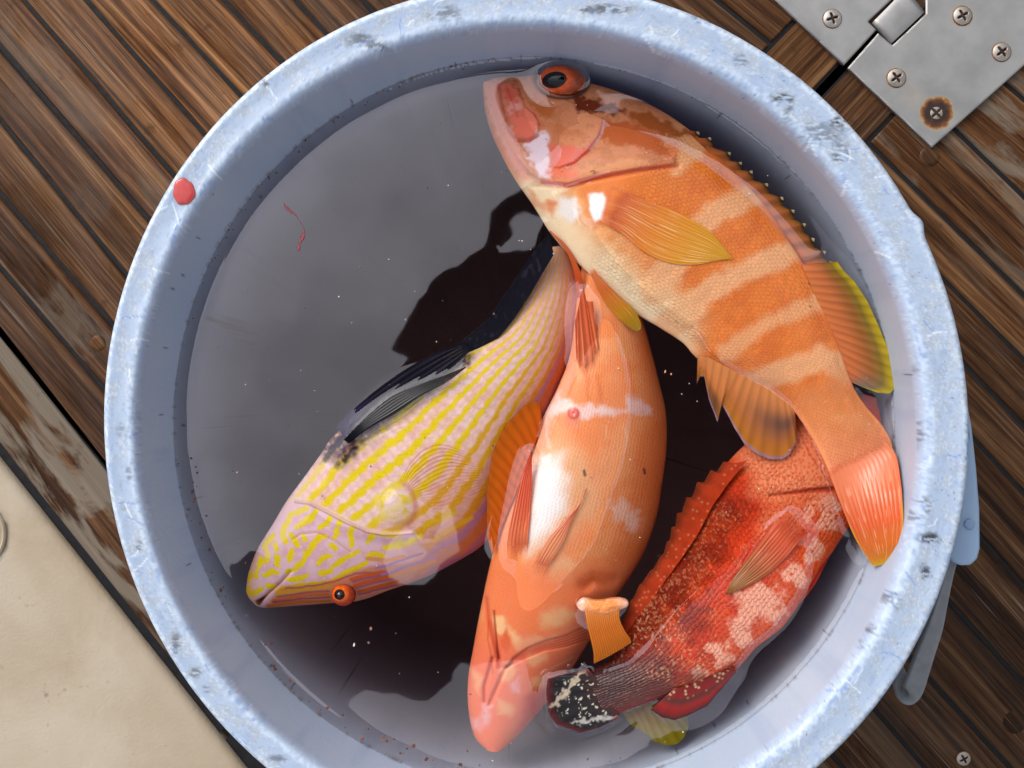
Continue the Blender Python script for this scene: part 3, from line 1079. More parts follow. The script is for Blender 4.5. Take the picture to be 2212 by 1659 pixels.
def fish_body(parent, mat, pairs, top, ttop, tbot, tilt, painter, N=520, M1=190, M2=44, expo=.5, scaly=None, name='body', hump=None):
    pr = np.array(pairs, float)
    k = len(pr)
    A = crom(pr[:, :2], N); B = crom(pr[:, 2:], N)
    # keep samples even along the body
    mid = (A + B) / 2
    L = np.r_[0, np.cumsum(np.hypot(*np.diff(mid, axis=0).T))]
    tt = np.interp(np.linspace(0, L[-1], N), L, np.linspace(0, 1, N))
    par = np.linspace(0, 1, N)
    A = np.c_[np.interp(tt, par, A[:, 0]), np.interp(tt, par, A[:, 1])]
    B = np.c_[np.interp(tt, par, B[:, 0]), np.interp(tt, par, B[:, 1])]
    z1, t1, t2, tl = [np.interp(tt, par, prof_i(t_, N, k)) for t_ in (top, ttop, tbot, tilt)]
    v1 = np.linspace(-1, 1, M1)
    v1 = np.sign(v1) * (1 - (1 - np.abs(v1)) ** 1.35)       # denser towards the edges
    v2 = np.cos(np.linspace(0, np.pi, M2 + 2)[1:-1])
    v = np.r_[v1, v2]
    sgn = np.r_[np.ones(M1), -np.ones(M2)]
    X = A[:, None, :] * (1 - (v[None, :, None] + 1) / 2) + B[:, None, :] * ((v[None, :, None] + 1) / 2)
    arch = np.clip(1 - v ** 2, 0, 1) ** expo
    zc = (z1 - t1)[:, None] + tl[:, None] * v[None, :]
    Z = zc + np.where(sgn[None] > 0, t1[:, None] * arch[None], -t2[:, None] * arch[None])
    P = X.reshape(-1, 2)
    S = np.repeat(np.arange(N) / (N - 1), M1 + M2); Vv = np.tile(v, N)
    pt = painter(P, S, Vv)
    fade = np.tile(np.where(sgn > 0, np.clip(arch, 0, 1) ** .5, 0), N)
    Zf = Z.reshape(-1) + pt.dz * fade
    topm = np.tile(sgn > 0, N)
    splat(P[topm, 0], P[topm, 1], Zf[topm])
    V = np.c_[(P[:, 0] - CX) * KW, -(P[:, 1] - CY) * KW, ZW + Zf * .001]
    Fc = grid_faces(N, M1 + M2, True)
    half = np.hypot(*(B - A).T) / 2
    uv = np.c_[np.repeat(np.linspace(0, L[-1], N), M1 + M2), Vv * np.repeat(np.full(N, half.max()), M1 + M2) * .5 + Vv * np.repeat(half, M1 + M2) * .5]
    sc = np.ones(len(P)) if scaly is None else scaly(P, S, Vv)
    # close both ends
    n_ = len(V)
    m = M1 + M2
    V = np.vstack([V, V[:m].mean(0), V[-m:].mean(0)])
    cols = np.vstack([pt.col, pt.col[:m].mean(0), pt.col[-m:].mean(0)])
    uv = np.vstack([uv, uv[:m].mean(0), uv[-m:].mean(0)]); sc = np.r_[sc, 0, 0]
    j = np.arange(m); j2 = (j + 1) % m
    cap = np.concatenate([np.stack([np.full(m, n_), j2, j, np.full(m, n_)], 1), np.stack([np.full(m, n_ + 1), (N - 1) * m + j, (N - 1) * m + j2, np.full(m, n_ + 1)], 1)])
    tri = [tuple(r[:3]) for r in cap]
    quads = Fc
    me_f = np.vstack([quads])
    o = mesh_obj(name, V[:], me_f, mat, parent, col=cols, uv=uv, extra={'scaly': sc, 'above': sst(1.0, 2.2, (V[:, 2] - ZW) * 1000)})
    return o


def fin(name, parent, mode, E0, E1, z0, z1, painter, rays=14, nu=90, nw=70, thick=.35, ripple=.25, lay=None, bulge=0., mat=None, sag=0., zu=None, do_splat=True, root=0, fade=0., clear=.8, alpha_fn=None):
    """thin fin; mode 'edges': two edges from base to tip; mode 'base': a base line and an outer line. z in mm over the water"""
    u = np.linspace(0, 1, nu); w = np.linspace(0, 1, nw)
    if mode == 'edges':
        a = resample(crom(E0, 60), nw); b = resample(crom(E1, 60), nw)
        X = a[None] * (1 - u)[:, None, None] + b[None] * u[:, None, None]
        tipdir = (a[-1] + b[-1]) / 2 - (a[0] + b[0]) / 2; tipdir /= np.linalg.norm(tipdir)
        X = X + tipdir * (bulge * np.sin(np.pi * u) ** .8)[:, None, None] * (w ** 3)[None, :, None]
    else:
        a = resample(E0, nu); b = resample(E1, nu)
        if root:
            dd = b - a; L_ = np.linalg.norm(dd, axis=1, keepdims=True); dm = (b - a).mean(0); dm /= np.linalg.norm(dm)
            a = a - root * dm
        X = a[:, None] * (1 - w)[None, :, None] + b[:, None] * w[None, :, None]
    U, W = np.meshgrid(u, w, indexing='ij')
    P = X.reshape(-1, 2)
    zz = z0 + (z1 - z0) * W + sag * np.sin(np.pi * W)
    if zu is not None: zz = zz + zu(U, W)
    zz = zz + ripple * .3 * np.cos(2 * np.pi * rays * U) * np.minimum(1, W * 3)
    if lay is not None:
        t = top_at(P[:, 0], P[:, 1]).reshape(zz.shape)
        # smooth the supporting surface a little
        for _ in range(3):
            q = np.pad(t, 1, mode='edge'); t = np.maximum(t, (q[:-2, 1:-1] + q[2:, 1:-1] + q[1:-1, :-2] + q[1:-1, 2:]) / 4)
        wr = np.clip(W * 6, 0, 1)
        zz = np.maximum(zz, t + lay * wr + .3 * ripple * np.cos(2 * np.pi * rays * U)) - .7 * (1 - wr)
    col = painter(P, U.ravel(), W.ravel())
    AL = (clear + (1 - clear) * sst(1.0, .6, W) if clear < 1 else np.ones_like(W))
    if fade: AL = AL * sst(0, fade, W + .25 * fade * (fbm(U * 9, W * 4, 77, 3) - .5))
    if alpha_fn is not None: AL = AL * alpha_fn(U, W)
    AL = AL.ravel()
    ef = np.minimum.reduce([U / .06, (1 - U) / .06, (1 - W) / .05, np.ones_like(U)]); ef = np.clip(ef, 0, 1) ** .5
    th = thick * (1 - .6 * W) * ef + .02
    up = zz + th; dn = zz - th
    if do_splat: splat(P[:, 0], P[:, 1], up.ravel())
    xy = np.c_[(P[:, 0] - CX) * KW, -(P[:, 1] - CY) * KW]
    V = np.vstack([np.c_[xy, ZW + up.ravel() * .001], np.c_[xy, ZW + dn.ravel() * .001]])
    f = grid_faces(nu, nw)
    n = nu * nw
    ring = np.r_[np.arange(nw), np.arange(1, nu) * nw + nw - 1, (nu - 1) * nw + np.arange(nw - 2, -1, -1), np.arange(nu - 2, 0, -1) * nw]
    r2 = np.roll(ring, -1)
    side = np.stack([ring, r2, r2 + n, ring + n], 1)
    Fc = np.vstack([f, f[:, ::-1] + n, side])
    return mesh_obj(name, V, Fc, mat or M_FIN, parent, col=np.vstack([col, col]), extra={'above': sst(1.0, 2.2, (V[:, 2] - ZW) * 1000), 'alpha': np.tile(AL, 2)})


def lerp3(stops, w):
    ps = [s for s, _ in stops]; cs = np.array([c for _, c in stops])
    return np.stack([np.interp(w, ps, cs[:, i]) for i in range(3)], 1)


def rayed(stops, rays, dark=.18, seed=1, streak=.0, streakcol=None):
    def f(P, U, W):
        c = lerp3(stops, W + .06 * (fbm(U * 9, W * 2, seed, 3) - .5))
        r = .5 + .5 * np.cos(2 * np.pi * rays * (U + .003 * np.sin(W * 9)))
        c = c * (1 - dark * (r[:, None] ** 2)) * (.94 + .12 * fbm(U * rays * 2.3, W * 5, seed + 4, 2))[:, None]
        fine = vnoise(U * rays * 5, W * 4, seed + 8)
        if streak:
            m = (sst(.74, .86, fine) * streak)[:, None]
            c = c * (1 - m) + np.array(streakcol) * m
        return c
    return f


def eye(parent, c, rx, ry, z, h, iris, outer, pup, prx=.5, label=None, rotd=0., squash=1.):
    n, m = 56, 22
    V = []; cols = []
    cr_, sr_ = math.cos(rotd), math.sin(rotd)
    for j in range(m):
        r = j / (m - 1) * 1.0
        for i in range(n):
            t = 2 * math.pi * i / n
            ex, ey = rx * r * math.cos(t), ry * r * math.sin(t)
            x = c[0] + ex * cr_ - ey * sr_; y = c[1] + ex * sr_ + ey * cr_
            zz = z + h * math.sqrt(max(0, 1 - r * r)) - (1.5 if j == m - 1 else 0)
            V.append((*w2((x, y), KW), ZW + zz * .001))
            dp = math.hypot((ex - pup[0]) / rx, (ey - pup[1]) / ry) / prx
            f_ = min(1, max(0, (dp - 1.25) / .55))
            col = iris * (1 - f_) + outer * f_
            if r > .9: col = col * (1 - (r - .9) * 7)
            col = col * (.8 + .4 * float(vnoise(np.array([t * 5]), np.array([r * 9]), 3)[0]))
            cols.append(col)
    px = np.array([((v[0]) / KW + CX, -(v[1]) / KW + CY) for v in V])
    splat(px[:, 0], px[:, 1], np.array([(v[2] - ZW) * 1000 for v in V]))
    e = mesh_obj('eye', V, grid_faces(m, n, True), M_EYE, parent, col=np.array(cols))
    V = []
    pc = np.array(c) + np.array(pup)
    for j in range(9):
        r = j / 8
        for i in range(n):
            t = 2 * math.pi * i / n
            x = pc[0] + prx * rx * r * math.cos(t); y = pc[1] + prx * ry * squash * r * math.sin(t)
            rr = min(1, math.hypot((x - c[0]) / rx, (y - c[1]) / ry))
            V.append((*w2((x, y), KW), ZW + (z + h * math.sqrt(1 - rr * rr) + .25 + .5 * math.sqrt(max(0, 1 - r * r)) - (.4 if j == 8 else 0)) * .001))
    p = mesh_obj('pupil', V, grid_faces(9, n, True), M_EYE, e, col=np.tile(lin(8, 9, 12), (len(V), 1)))
    return e

# ------------------------------------------------------------------ fish 1: banded orange grouper on its side
Z3 = w2((1500, 600), KW)
FISHGROUP = 'fish lying in the bucket'


def fish_root(name, c, label, cat):
    x, y = w2(c, KW)
    return empty(name, (x, y, .02), label, cat, FISHGROUP)


g1 = fish_root('banded_grouper', (1560, 600), 'orange grouper with pale bands lying on its side, head at the top of the bucket', 'fish')
ORANGE = lin(226, 122, 50); DEEP = lin(210, 100, 38); PALE = lin(236, 172, 120); CREAM = lin(246, 220, 182); CORAL = lin(226, 108, 92)
TAN = lin(212, 138, 100); BROWN = lin(122, 46, 22); WHITE = lin(240, 232, 228); LILAC = lin(226, 206, 222)


def paint1(P, S, v):
    p = Paint(P, ORANGE)
    n = fbm(P[:, 0] / 40, P[:, 1] / 40, 2, 4)
    p.mix(DEEP, sst(.45, .7, n) * .5)
    wa, wl = 9, 22
    belly = [(1160, 440), (1240, 556), (1300, 612), (1365, 668), (1430, 708), (1478, 740), (1530, 780)]
    d, t = seg_dist(P, np.array(belly, float))
    p.mix(lin(232, 176, 120), sst(150, 30, d + 50 * (n - .5)) * sst(1560, 1440, P[:, 0]) * .9)
    p.mix(CREAM, sst(92, 22, d + 40 * (n - .5)) * sst(1540, 1440, P[:, 0]))
    # pale cross bands
    for pts, w, a in (([(1460, 262), (1500, 320), (1470, 350), (1455, 372)], [30, 26, 20, 10], .8),
                      ([(1665, 398), (1600, 430), (1545, 462), (1500, 505), (1455, 560), (1420, 620)], [26, 28, 26, 26, 30, 40], .8),
                      ([(1735, 530), (1670, 562), (1600, 590), (1540, 622), (1490, 662), (1450, 700)], [22, 26, 26, 26, 30, 34], .85),
                      ([(1790, 645), (1730, 668), (1672, 690), (1610, 728), (1570, 760)], [20, 18, 15, 18, 22], .75),
                      ([(1835, 800), (1770, 775), (1700, 800), (1640, 822)], [30, 26, 26, 28], .8),
                      ([(1900, 930), (1850, 915), (1800, 900)], [14, 14, 12], .4)):
        p.line(np.array(pts), np.array(w), PALE if a < .8 else lin(238, 178, 128), 11, a * .9, wa, wl, 5)
    p.mix(lin(224, 140, 84), sst(.3, .9, sst(1700, 1800, P[:, 0] * .55 + P[:, 1] * .95)) * .55)
    te = fbm(P[:, 0] / 12, P[:, 1] / 12, 13, 3)
    p.mix(lin(214, 106, 64), sst(-50, 20, (P[:, 0] - 1850) * .42 + (P[:, 1] - 975) * .9 + 60 * (te - .5)) * .8)
    # tail end pinker
    p.mix(lin(226, 138, 92), sst(880, 980, P[:, 1]) * sst(1700, 1760, P[:, 0]) * .7)
    # head
    head = R1((120, 100), (700, 20), (1100, 150), (1500, 380), (1640, 560), (1560, 830), (1300, 870), (1000, 915), (800, 980), (600, 960), (440, 860), (150, 400))
    hm = p.poly(head, TAN, 14, .92)
    p.mix(lin(190, 116, 70), hm * sst(.5, .65, fbm(P[:, 0] / 18, P[:, 1] / 18, 9, 4)) * .5)
    hl = fbm(P[:, 0] / 70, P[:, 1] / 70, 15, 3)
    for pts, c, a in ((R1((1240, 450), (1400, 425), (1560, 520), (1690, 600), (1600, 640), (1450, 600), (1300, 540)), lin(164, 82, 32), .9),
                      (R1((1060, 500), (1250, 520), (1420, 600), (1560, 720), (1500, 800), (1350, 720), (1200, 690), (1040, 640)), lin(188, 88, 40), .85),
                      (R1((830, 330), (980, 330), (1120, 380), (1230, 430), (1100, 455), (960, 455), (860, 410)), lin(112, 40, 18), .95),
                      (R1((540, 340), (690, 400), (700, 480), (560, 450)), lin(190, 98, 40), .8),
                      (R1((620, 470), (720, 540), (860, 570), (960, 640), (900, 640), (700, 600)), lin(196, 108, 64), .5),
                      (R1((660, 690), (960, 700), (860, 830), (690, 850)), CORAL, .85),
                      (R1((650, 860), (900, 860), (860, 930), (680, 940)), lin(232, 116, 90), .8),
                      (R1((880, 860), (1250, 790), (1400, 830), (1200, 880), (890, 920)), lin(226, 152, 98), .6),
                      (R1((490, 640), (620, 570), (660, 640), (670, 800), (660, 920), (600, 930), (540, 800), (500, 700)), lin(236, 214, 222), .95),
                      (R1((150, 190), (300, 190), (330, 420), (420, 640), (470, 700), (520, 930), (440, 880), (240, 480)), lin(232, 150, 132), .75),
                      (R1((290, 230), (420, 200), (520, 420), (600, 500), (590, 600), (520, 650), (420, 640), (370, 480)), lin(224, 112, 92), .8),
                      (R1((400, 460), (500, 480), (580, 520), (570, 610), (470, 640), (400, 560)), lin(238, 122, 100), .8),
                      (R1((330, 290), (400, 270), (430, 330), (350, 350)), lin(212, 90, 70), .7),
                      (R1((370, 370), (460, 350), (470, 420), (380, 440)), lin(238, 170, 160), .7),
                      (R1((420, 200), (470, 230), (520, 380), (490, 440), (440, 330)), lin(214, 130, 90), .8),
                      (R1((410, 195), (440, 260), (470, 340), (440, 330)), lin(140, 40, 26), .7)):
        p.poly(pts, c, 6, a, 13, 13, 7)
    # below the gill cover
    p.poly(R1((490, 960), (600, 960), (800, 1000), (640, 1080), (560, 1080)), CREAM, 8, .9, 8, 18)
    p.poly(R1((520, 980), (620, 1080), (760, 1090), (640, 1160), (560, 1120)), lin(228, 130, 78), 8, .6, 8, 18)
    p.poly(R1((740, 1060), (860, 1080), (890, 1180), (830, 1250), (730, 1180)), WHITE, 8, .9, 6, 18)
    p.poly(R1((960, 1050), (1050, 1030), (1080, 1080), (1050, 1230), (1000, 1240), (960, 1150)), lin(250, 246, 244), 5, 1, 4, 18)
    p.poly(R1((650, 1080), (720, 1100), (700, 1200), (660, 1150)), lin(224, 120, 70), 6, .7, 5, 14)
    p.line(R1((1560, 700), (1580, 840), (1450, 850)), 8, lin(222, 118, 66), 7, .6)
    p.line(R1((1560, 838), (1300, 870), (1000, 925), (800, 975), (620, 945)), [2, 3, 4, 5, 4], lin(214, 76, 62), 3, .8)
    p.line(R1((1100, 885), (950, 930), (780, 985), (640, 965)), 1.5, lin(245, 176, 164), 2, .8)
    p.line(R1((1062, 505), (1035, 610), (955, 720), (850, 815), (740, 850), (665, 840)), [1, 2, 2.5, 3, 3, 2], lin(214, 70, 54), 2, .8)
    p.line(R1((1066, 500), (1042, 610), (965, 718)), 1.4, lin(216, 170, 186), 1.5, .9)
    for _ in range(3):
        pass
    q, qv = cells(P[:, 0] / 9, P[:, 1] / 9, 33)
    p.mix(lin(150, 80, 36), (qv > .93) * sst(.3, .1, q) * hm * .5)
    p.line(R1((965, 885), (985, 878), (1000, 890), (985, 900)), 1.2, lin(90, 46, 26), 1.2, .9)
    er = R1((765, 208))[0]
    de = np.hypot((P[:, 0] - er[0]) / 55, (P[:, 1] - er[1]) / 38)
    p.mix(lin(50, 40, 48), np.exp(-((de - 1.04) / .10) ** 2) * .85)
    # relief: gill cover, jaw, cheek
    gc = R1((600, 150), (1000, 200), (1400, 380), (1600, 600), (1575, 838), (1300, 868), (1000, 918), (800, 975), (640, 950), (520, 880), (350, 640), (180, 320), (200, 190))
    sdg = poly_sd(P, gc)
    p.dz += 1.5 * sst(-4, 4, sdg) * sst(60, 10, sdg) * sst(R1((0, 740))[0][1], R1((0, 800))[0][1], P[:, 1])
    pc = R1((700, 300), (1062, 500), (1035, 610), (955, 720), (850, 815), (740, 850), (660, 845), (600, 640))
    sdp = poly_sd(P, pc)
    p.dz += .9 * sst(-2, 2, sdp) * sst(40, 6, sdp) * sst(R1((700, 0))[0][0], R1((800, 0))[0][0], P[:, 0])
    jaw = R1((300, 230), (430, 190), (560, 440), (600, 520), (580, 610), (520, 645), (430, 640), (370, 560), (330, 400))
    sdj = poly_sd(P, jaw)
    p.dz += 1.1 * sst(-3, 5, sdj)
    p.groove(R1((300, 230), (330, 400), (375, 570), (430, 645), (520, 655), (590, 615)), 4, 1.2)
    p.groove(R1((430, 200), (500, 400), (560, 450), (605, 530)), 3, .9)
    p.groove(R1((210, 230), (300, 560), (470, 860), (570, 940)), 5, .5)
    p.groove(R1((1600, 838), (1300, 884), (1000, 935), (800, 992), (560, 975)), 5, 1.0)
    p.line(R1((300, 235), (330, 400), (375, 570), (430, 648), (520, 655), (592, 612)), 1.6, lin(178, 60, 50), 3, .6)
    p.line(R1((355, 250), (420, 420), (440, 480)), 1.2, lin(190, 60, 50), 2, .6)
    p.line(R1((1112, 1010), (1050, 1230)), 5, lin(214, 100, 50), 6, .5)
    p.line(R1((1130, 1000), (1350, 1085)), 3, lin(190, 96, 40), 4, .5)
    # faint lateral crease under the dorsal fin
    db = np.array([(1520, 296), (1583, 363), (1646, 425), (1699, 508), (1746, 582), (1778, 665), (1812, 753)], float)
    p.line(db, 3, lin(190, 92, 50), 5, .5)
    # dots
    for c in R2((688, 258), (690, 365), (0, 0)):
        p.line(np.array([c, c + [2, 1]]), 1.5, lin(60, 30, 15), 1, .9)
    return p


def scaly1(P, S, v):
    hd = sst(R1((1300, 0))[0][0], R1((1640, 0))[0][0], P[:, 0] + .55 * (P[:, 1] - 300))
    return hd * sst(0, .18, 1 - np.abs(v))


F1 = [(1043, 181, 1046, 171), (1045, 222, 1075, 159), (1059, 275, 1130, 156), (1084, 330, 1200, 150), (1113, 382, 1270, 168), (1150, 435, 1348, 192), (1192, 502, 1437, 235), (1240, 556, 1523, 300),
      (1300, 612, 1600, 378), (1365, 668, 1660, 448), (1430, 708, 1710, 525), (1478, 740, 1752, 595), (1515, 778, 1784, 670), (1585, 808, 1808, 735), (1655, 838, 1826, 795), (1705, 875, 1843, 840),
      (1746, 933, 1868, 880), (1776, 992, 1902, 922), (1794, 1034, 1920, 968), (1830, 1074, 1908, 1026)]
fish_body(g1, M_SKIN, F1, [(0, -3), (2, -1.5), (4, -.5), (6, 2.2), (8, 4.5), (12, 5.5), (15, 7), (18, 8), (19, 8.4)],
          [(0, 2.5), (1, 6), (3, 8), (5, 10), (8, 10), (12, 8), (15, 7), (17, 4), (18, 2.2), (19, .5)], [(0, 2.5), (1, 8), (4, 18), (8, 24), (12, 18), (15, 9), (18, 2.2), (19, .5)],
          [(0, 0), (3, .5), (5, 0), (8, 1.2), (10, 2.0), (15, 2.2), (18, .4), (19, .2)], paint1, scaly=scaly1, expo=.55)
E1c = R1((765, 208))[0]
eye(g1, E1c, 53, 35, -4.0, 10.5, lin(220, 84, 24), lin(150, 62, 26), (-18, 5), .5, rotd=.12, squash=.98)

# pectoral
fin('pectoral_fin', g1, 'edges', R1((1115, 1005), (1350, 1085), (1600, 1188), (1800, 1300), (1900, 1405), (1955, 1478)), R1((1000, 1235), (1180, 1325), (1330, 1450), (1500, 1535), (1700, 1560), (1935, 1520)), 3, 5,
    rayed([(0, lin(216, 116, 56)), (.12, lin(216, 104, 52)), (.4, lin(226, 132, 44)), (.7, lin(222, 150, 36)), (1, lin(226, 168, 40))], 15, .13, 3, .6, lin(250, 205, 150)), 15, 120, 110, .5, .30, lay=.5, bulge=14, fade=0.2)
# pelvic
fin('pelvic_fin', g1, 'edges', R11((690, 300), (760, 400), (900, 540), (1030, 660), (1085, 760)), R11((660, 320), (720, 470), (800, 610), (900, 730), (1000, 815)), -1, -.5,
    rayed([(0, lin(226, 132, 90)), (.4, lin(222, 118, 52)), (.75, lin(206, 144, 40)), (1, lin(176, 140, 40))], 9, .2, 6, .4, lin(246, 190, 130)), 9, 60, 70, .5, .25, bulge=14, fade=.15)
fin('pelvic_fin', g1, 'edges', R11((350, 10), (470, 120), (560, 260), (620, 430), (600, 560)), R11((340, 20), (430, 120), (500, 220), (550, 380), (565, 560)), -3, -6,
    rayed([(0, lin(230, 130, 92)), (.5, lin(226, 104, 52)), (1, lin(214, 84, 40))], 5, .2, 8), 5, 30, 60, .5, .2)
# dorsal: spiny part then soft part
sp_base = [(1500, 276), (1523, 297), (1553, 330), (1583, 363), (1615, 395), (1646, 425), (1672, 465), (1699, 508), (1722, 545), (1746, 582)]
tips = [(1514, 279), (1539, 291), (1583, 324), (1607, 345), (1630, 364), (1664, 392), (1698, 422), (1722, 450), (1747, 480), (1766, 512), (1791, 540), (1805, 563)]
outl = []
for i, t_ in enumerate(tips):
    t_ = np.array(t_, float)
    if i:
        pv = np.array(tips[i - 1], float); m_ = t_ * .35 + pv * .65
        nrm_ = np.array([-(t_ - pv)[1], (t_ - pv)[0]]); nrm_ /= np.linalg.norm(nrm_)
        outl.append(m_ + nrm_ * 14)
        outl.append(t_ * .85 + pv * .15 + nrm_ * 5)
    outl.append(t_)


def spiny(P, U, W):
    c = lerp3([(0, lin(212, 112, 58)), (.45, lin(214, 120, 72)), (.8, lin(188, 118, 62)), (1, lin(120, 84, 40))], W)
    r = .5 + .5 * np.cos(2 * np.pi * 11 * (U - .03))
    c = c * (1 - .28 * (r ** 3)[:, None])
    d, _ = seg_dist(P, np.array([tips[0], tips[0]], float))
    tipd = np.min([np.hypot(P[:, 0] - a, P[:, 1] - b) for a, b in tips], 0)
    m = sst(17, 6, tipd)[:, None]
    c = c * (1 - m) + lin(30, 22, 16) * m * .9 + .1 * c * m
    m = sst(8.5, 5, tipd)[:, None]
    return c * (1 - m) + lin(240, 232, 190) * m


fin('dorsal_fin', g1, 'base', sp_base, outl, -2.5, -6, spiny, 11, 340, 46, .4, .5, mat=M_FIN, root=16)
soft_base = [(1742, 576), (1762, 620), (1780, 668), (1797, 712), (1812, 752), (1822, 800), (1834, 822)]
soft_out = [(1806, 566), (1820, 586), (1843, 609), (1871, 651), (1894, 702), (1917, 758), (1928, 799), (1931, 838), (1918, 850), (1890, 848), (1860, 836)]


def softd(P, U, W):
    c = lerp3([(0, lin(216, 118, 64)), (.35, lin(200, 108, 58)), (.62, lin(158, 96, 44)), (.8, lin(140, 112, 34)), (.9, lin(186, 158, 20)), (1, lin(204, 178, 18))], W)
    r = .5 + .5 * np.cos(2 * np.pi * 16 * U)
    c = c * (1 - .22 * (r ** 2)[:, None]) * (.92 + .16 * fbm(U * 40, W * 3, 7, 2))[:, None]
    m = (sst(.74, .92, U) * sst(.3, .6, W) * sst(.98, .8, W) * .6)[:, None]
    return c * (1 - m) + lin(120, 108, 100) * m


fin('dorsal_fin', g1, 'base', soft_base, soft_out, 1.6, 2.2, softd, 16, 150, 70, .4, .3, sag=-.2, root=14)
# anal
anal_base = [(1506, 778), (1526, 783), (1560, 796), (1600, 812), (1640, 828), (1680, 852), (1716, 896)]
anal_out = [tuple(x) for x in R2((175, 725), (190, 690), (210, 690), (232, 800), (272, 905), (292, 820), (325, 880), (350, 930), (400, 1010), (460, 1055), (520, 1078), (575, 1078), (610, 1055), (640, 1000), (640, 900))]


def anal(P, U, W):
    c = lerp3([(0, lin(232, 150, 90)), (.4, lin(226, 140, 80)), (.7, lin(206, 124, 66)), (1, lin(216, 138, 44))], W)
    m = (np.exp(-((U - .80) / .22) ** 2) * np.exp(-((W - .5) / .2) ** 2) * .75)[:, None]
    c = c * (1 - m) + lin(70, 66, 74) * m
    m = (np.exp(-((U - .22) / .10) ** 2) * sst(.55, .8, W) * .7)[:, None]
    c = c * (1 - m) + lin(70, 54, 56) * m
    m = (sst(.93, .985, W))[:, None] * .7
    c = c * (1 - m) + lin(170, 148, 186) * m
    r = .5 + .5 * np.cos(2 * np.pi * 13 * U)
    return c * (1 - .2 * (r ** 2)[:, None]) * (.92 + .16 * fbm(U * 40, W * 3, 9, 2))[:, None]


fin('anal_fin', g1, 'base', anal_base, anal_out, -1, -3.5, anal, 13, 190, 60, .45, .3, root=12)
# tail


def tail1(P, U, W):
    c = lerp3([(0, lin(224, 122, 76)), (.3, lin(222, 112, 66)), (.6, lin(216, 92, 46)), (.85, lin(212, 112, 40)), (1, lin(214, 140, 30))], W)
    e = sst(.95, 1., U)[:, None] * sst(.4, .6, W)[:, None]
    c = c * (1 - e) + lin(214, 160, 24) * e
    e = sst(.05, 0., U)[:, None] * sst(.5, .7, W)[:, None]
    c = c * (1 - e) + lin(214, 160, 24) * e
    e = sst(.945, .985, W + .02 * np.sin(U * 60))[:, None]
    c = c * (1 - e) + lin(206, 164, 20) * e
    r = .5 + .5 * np.cos(2 * np.pi * 14 * U + 2 * np.sin(W * 5))
    c = c * (1 - .13 * (r ** 2)[:, None])
    f_ = vnoise(U * 60, W * 7, 5)
    m = (sst(.72, .85, f_) * .5 * sst(.12, .4, W))[:, None]
    return c * (1 - m) + lin(246, 180, 140) * m


def tr_(x, y, z):
    f = (625. - z) / 625.
    return (CX + (x - CX) * f, CY + (y - CY) * f)


fin('tail_fin', g1, 'edges', [tr_(1786, 1010, 7), tr_(1800, 1045, 8), tr_(1829, 1123, 9), tr_(1850, 1168, 11), tr_(1884, 1222, 16)],
    [tr_(1912, 950, 8), tr_(1936, 985, 14), tr_(1947, 1049, 25), tr_(1952, 1110, 33), tr_(1947, 1165, 35), tr_(1928, 1206, 29)], 6.6, 8, tail1, 14, 120, 110, .6, .35, fade=.1, bulge=5,
    zu=lambda U, W: (1 - U) * np.interp(W, [0, .4, .75, 1], [0, 1.5, 3, 8]) + U * np.interp(W, [0, .15, .4, .65, .85, 1], [1, 7, 18, 26, 27, 21]))

# ------------------------------------------------------------------ fish 2: orange grouper belly up
g2 = fish_root('orange_grouper', (1250, 1150), 'orange grouper floating belly up in the middle, white belly stripe between its pelvic fins', 'fish')


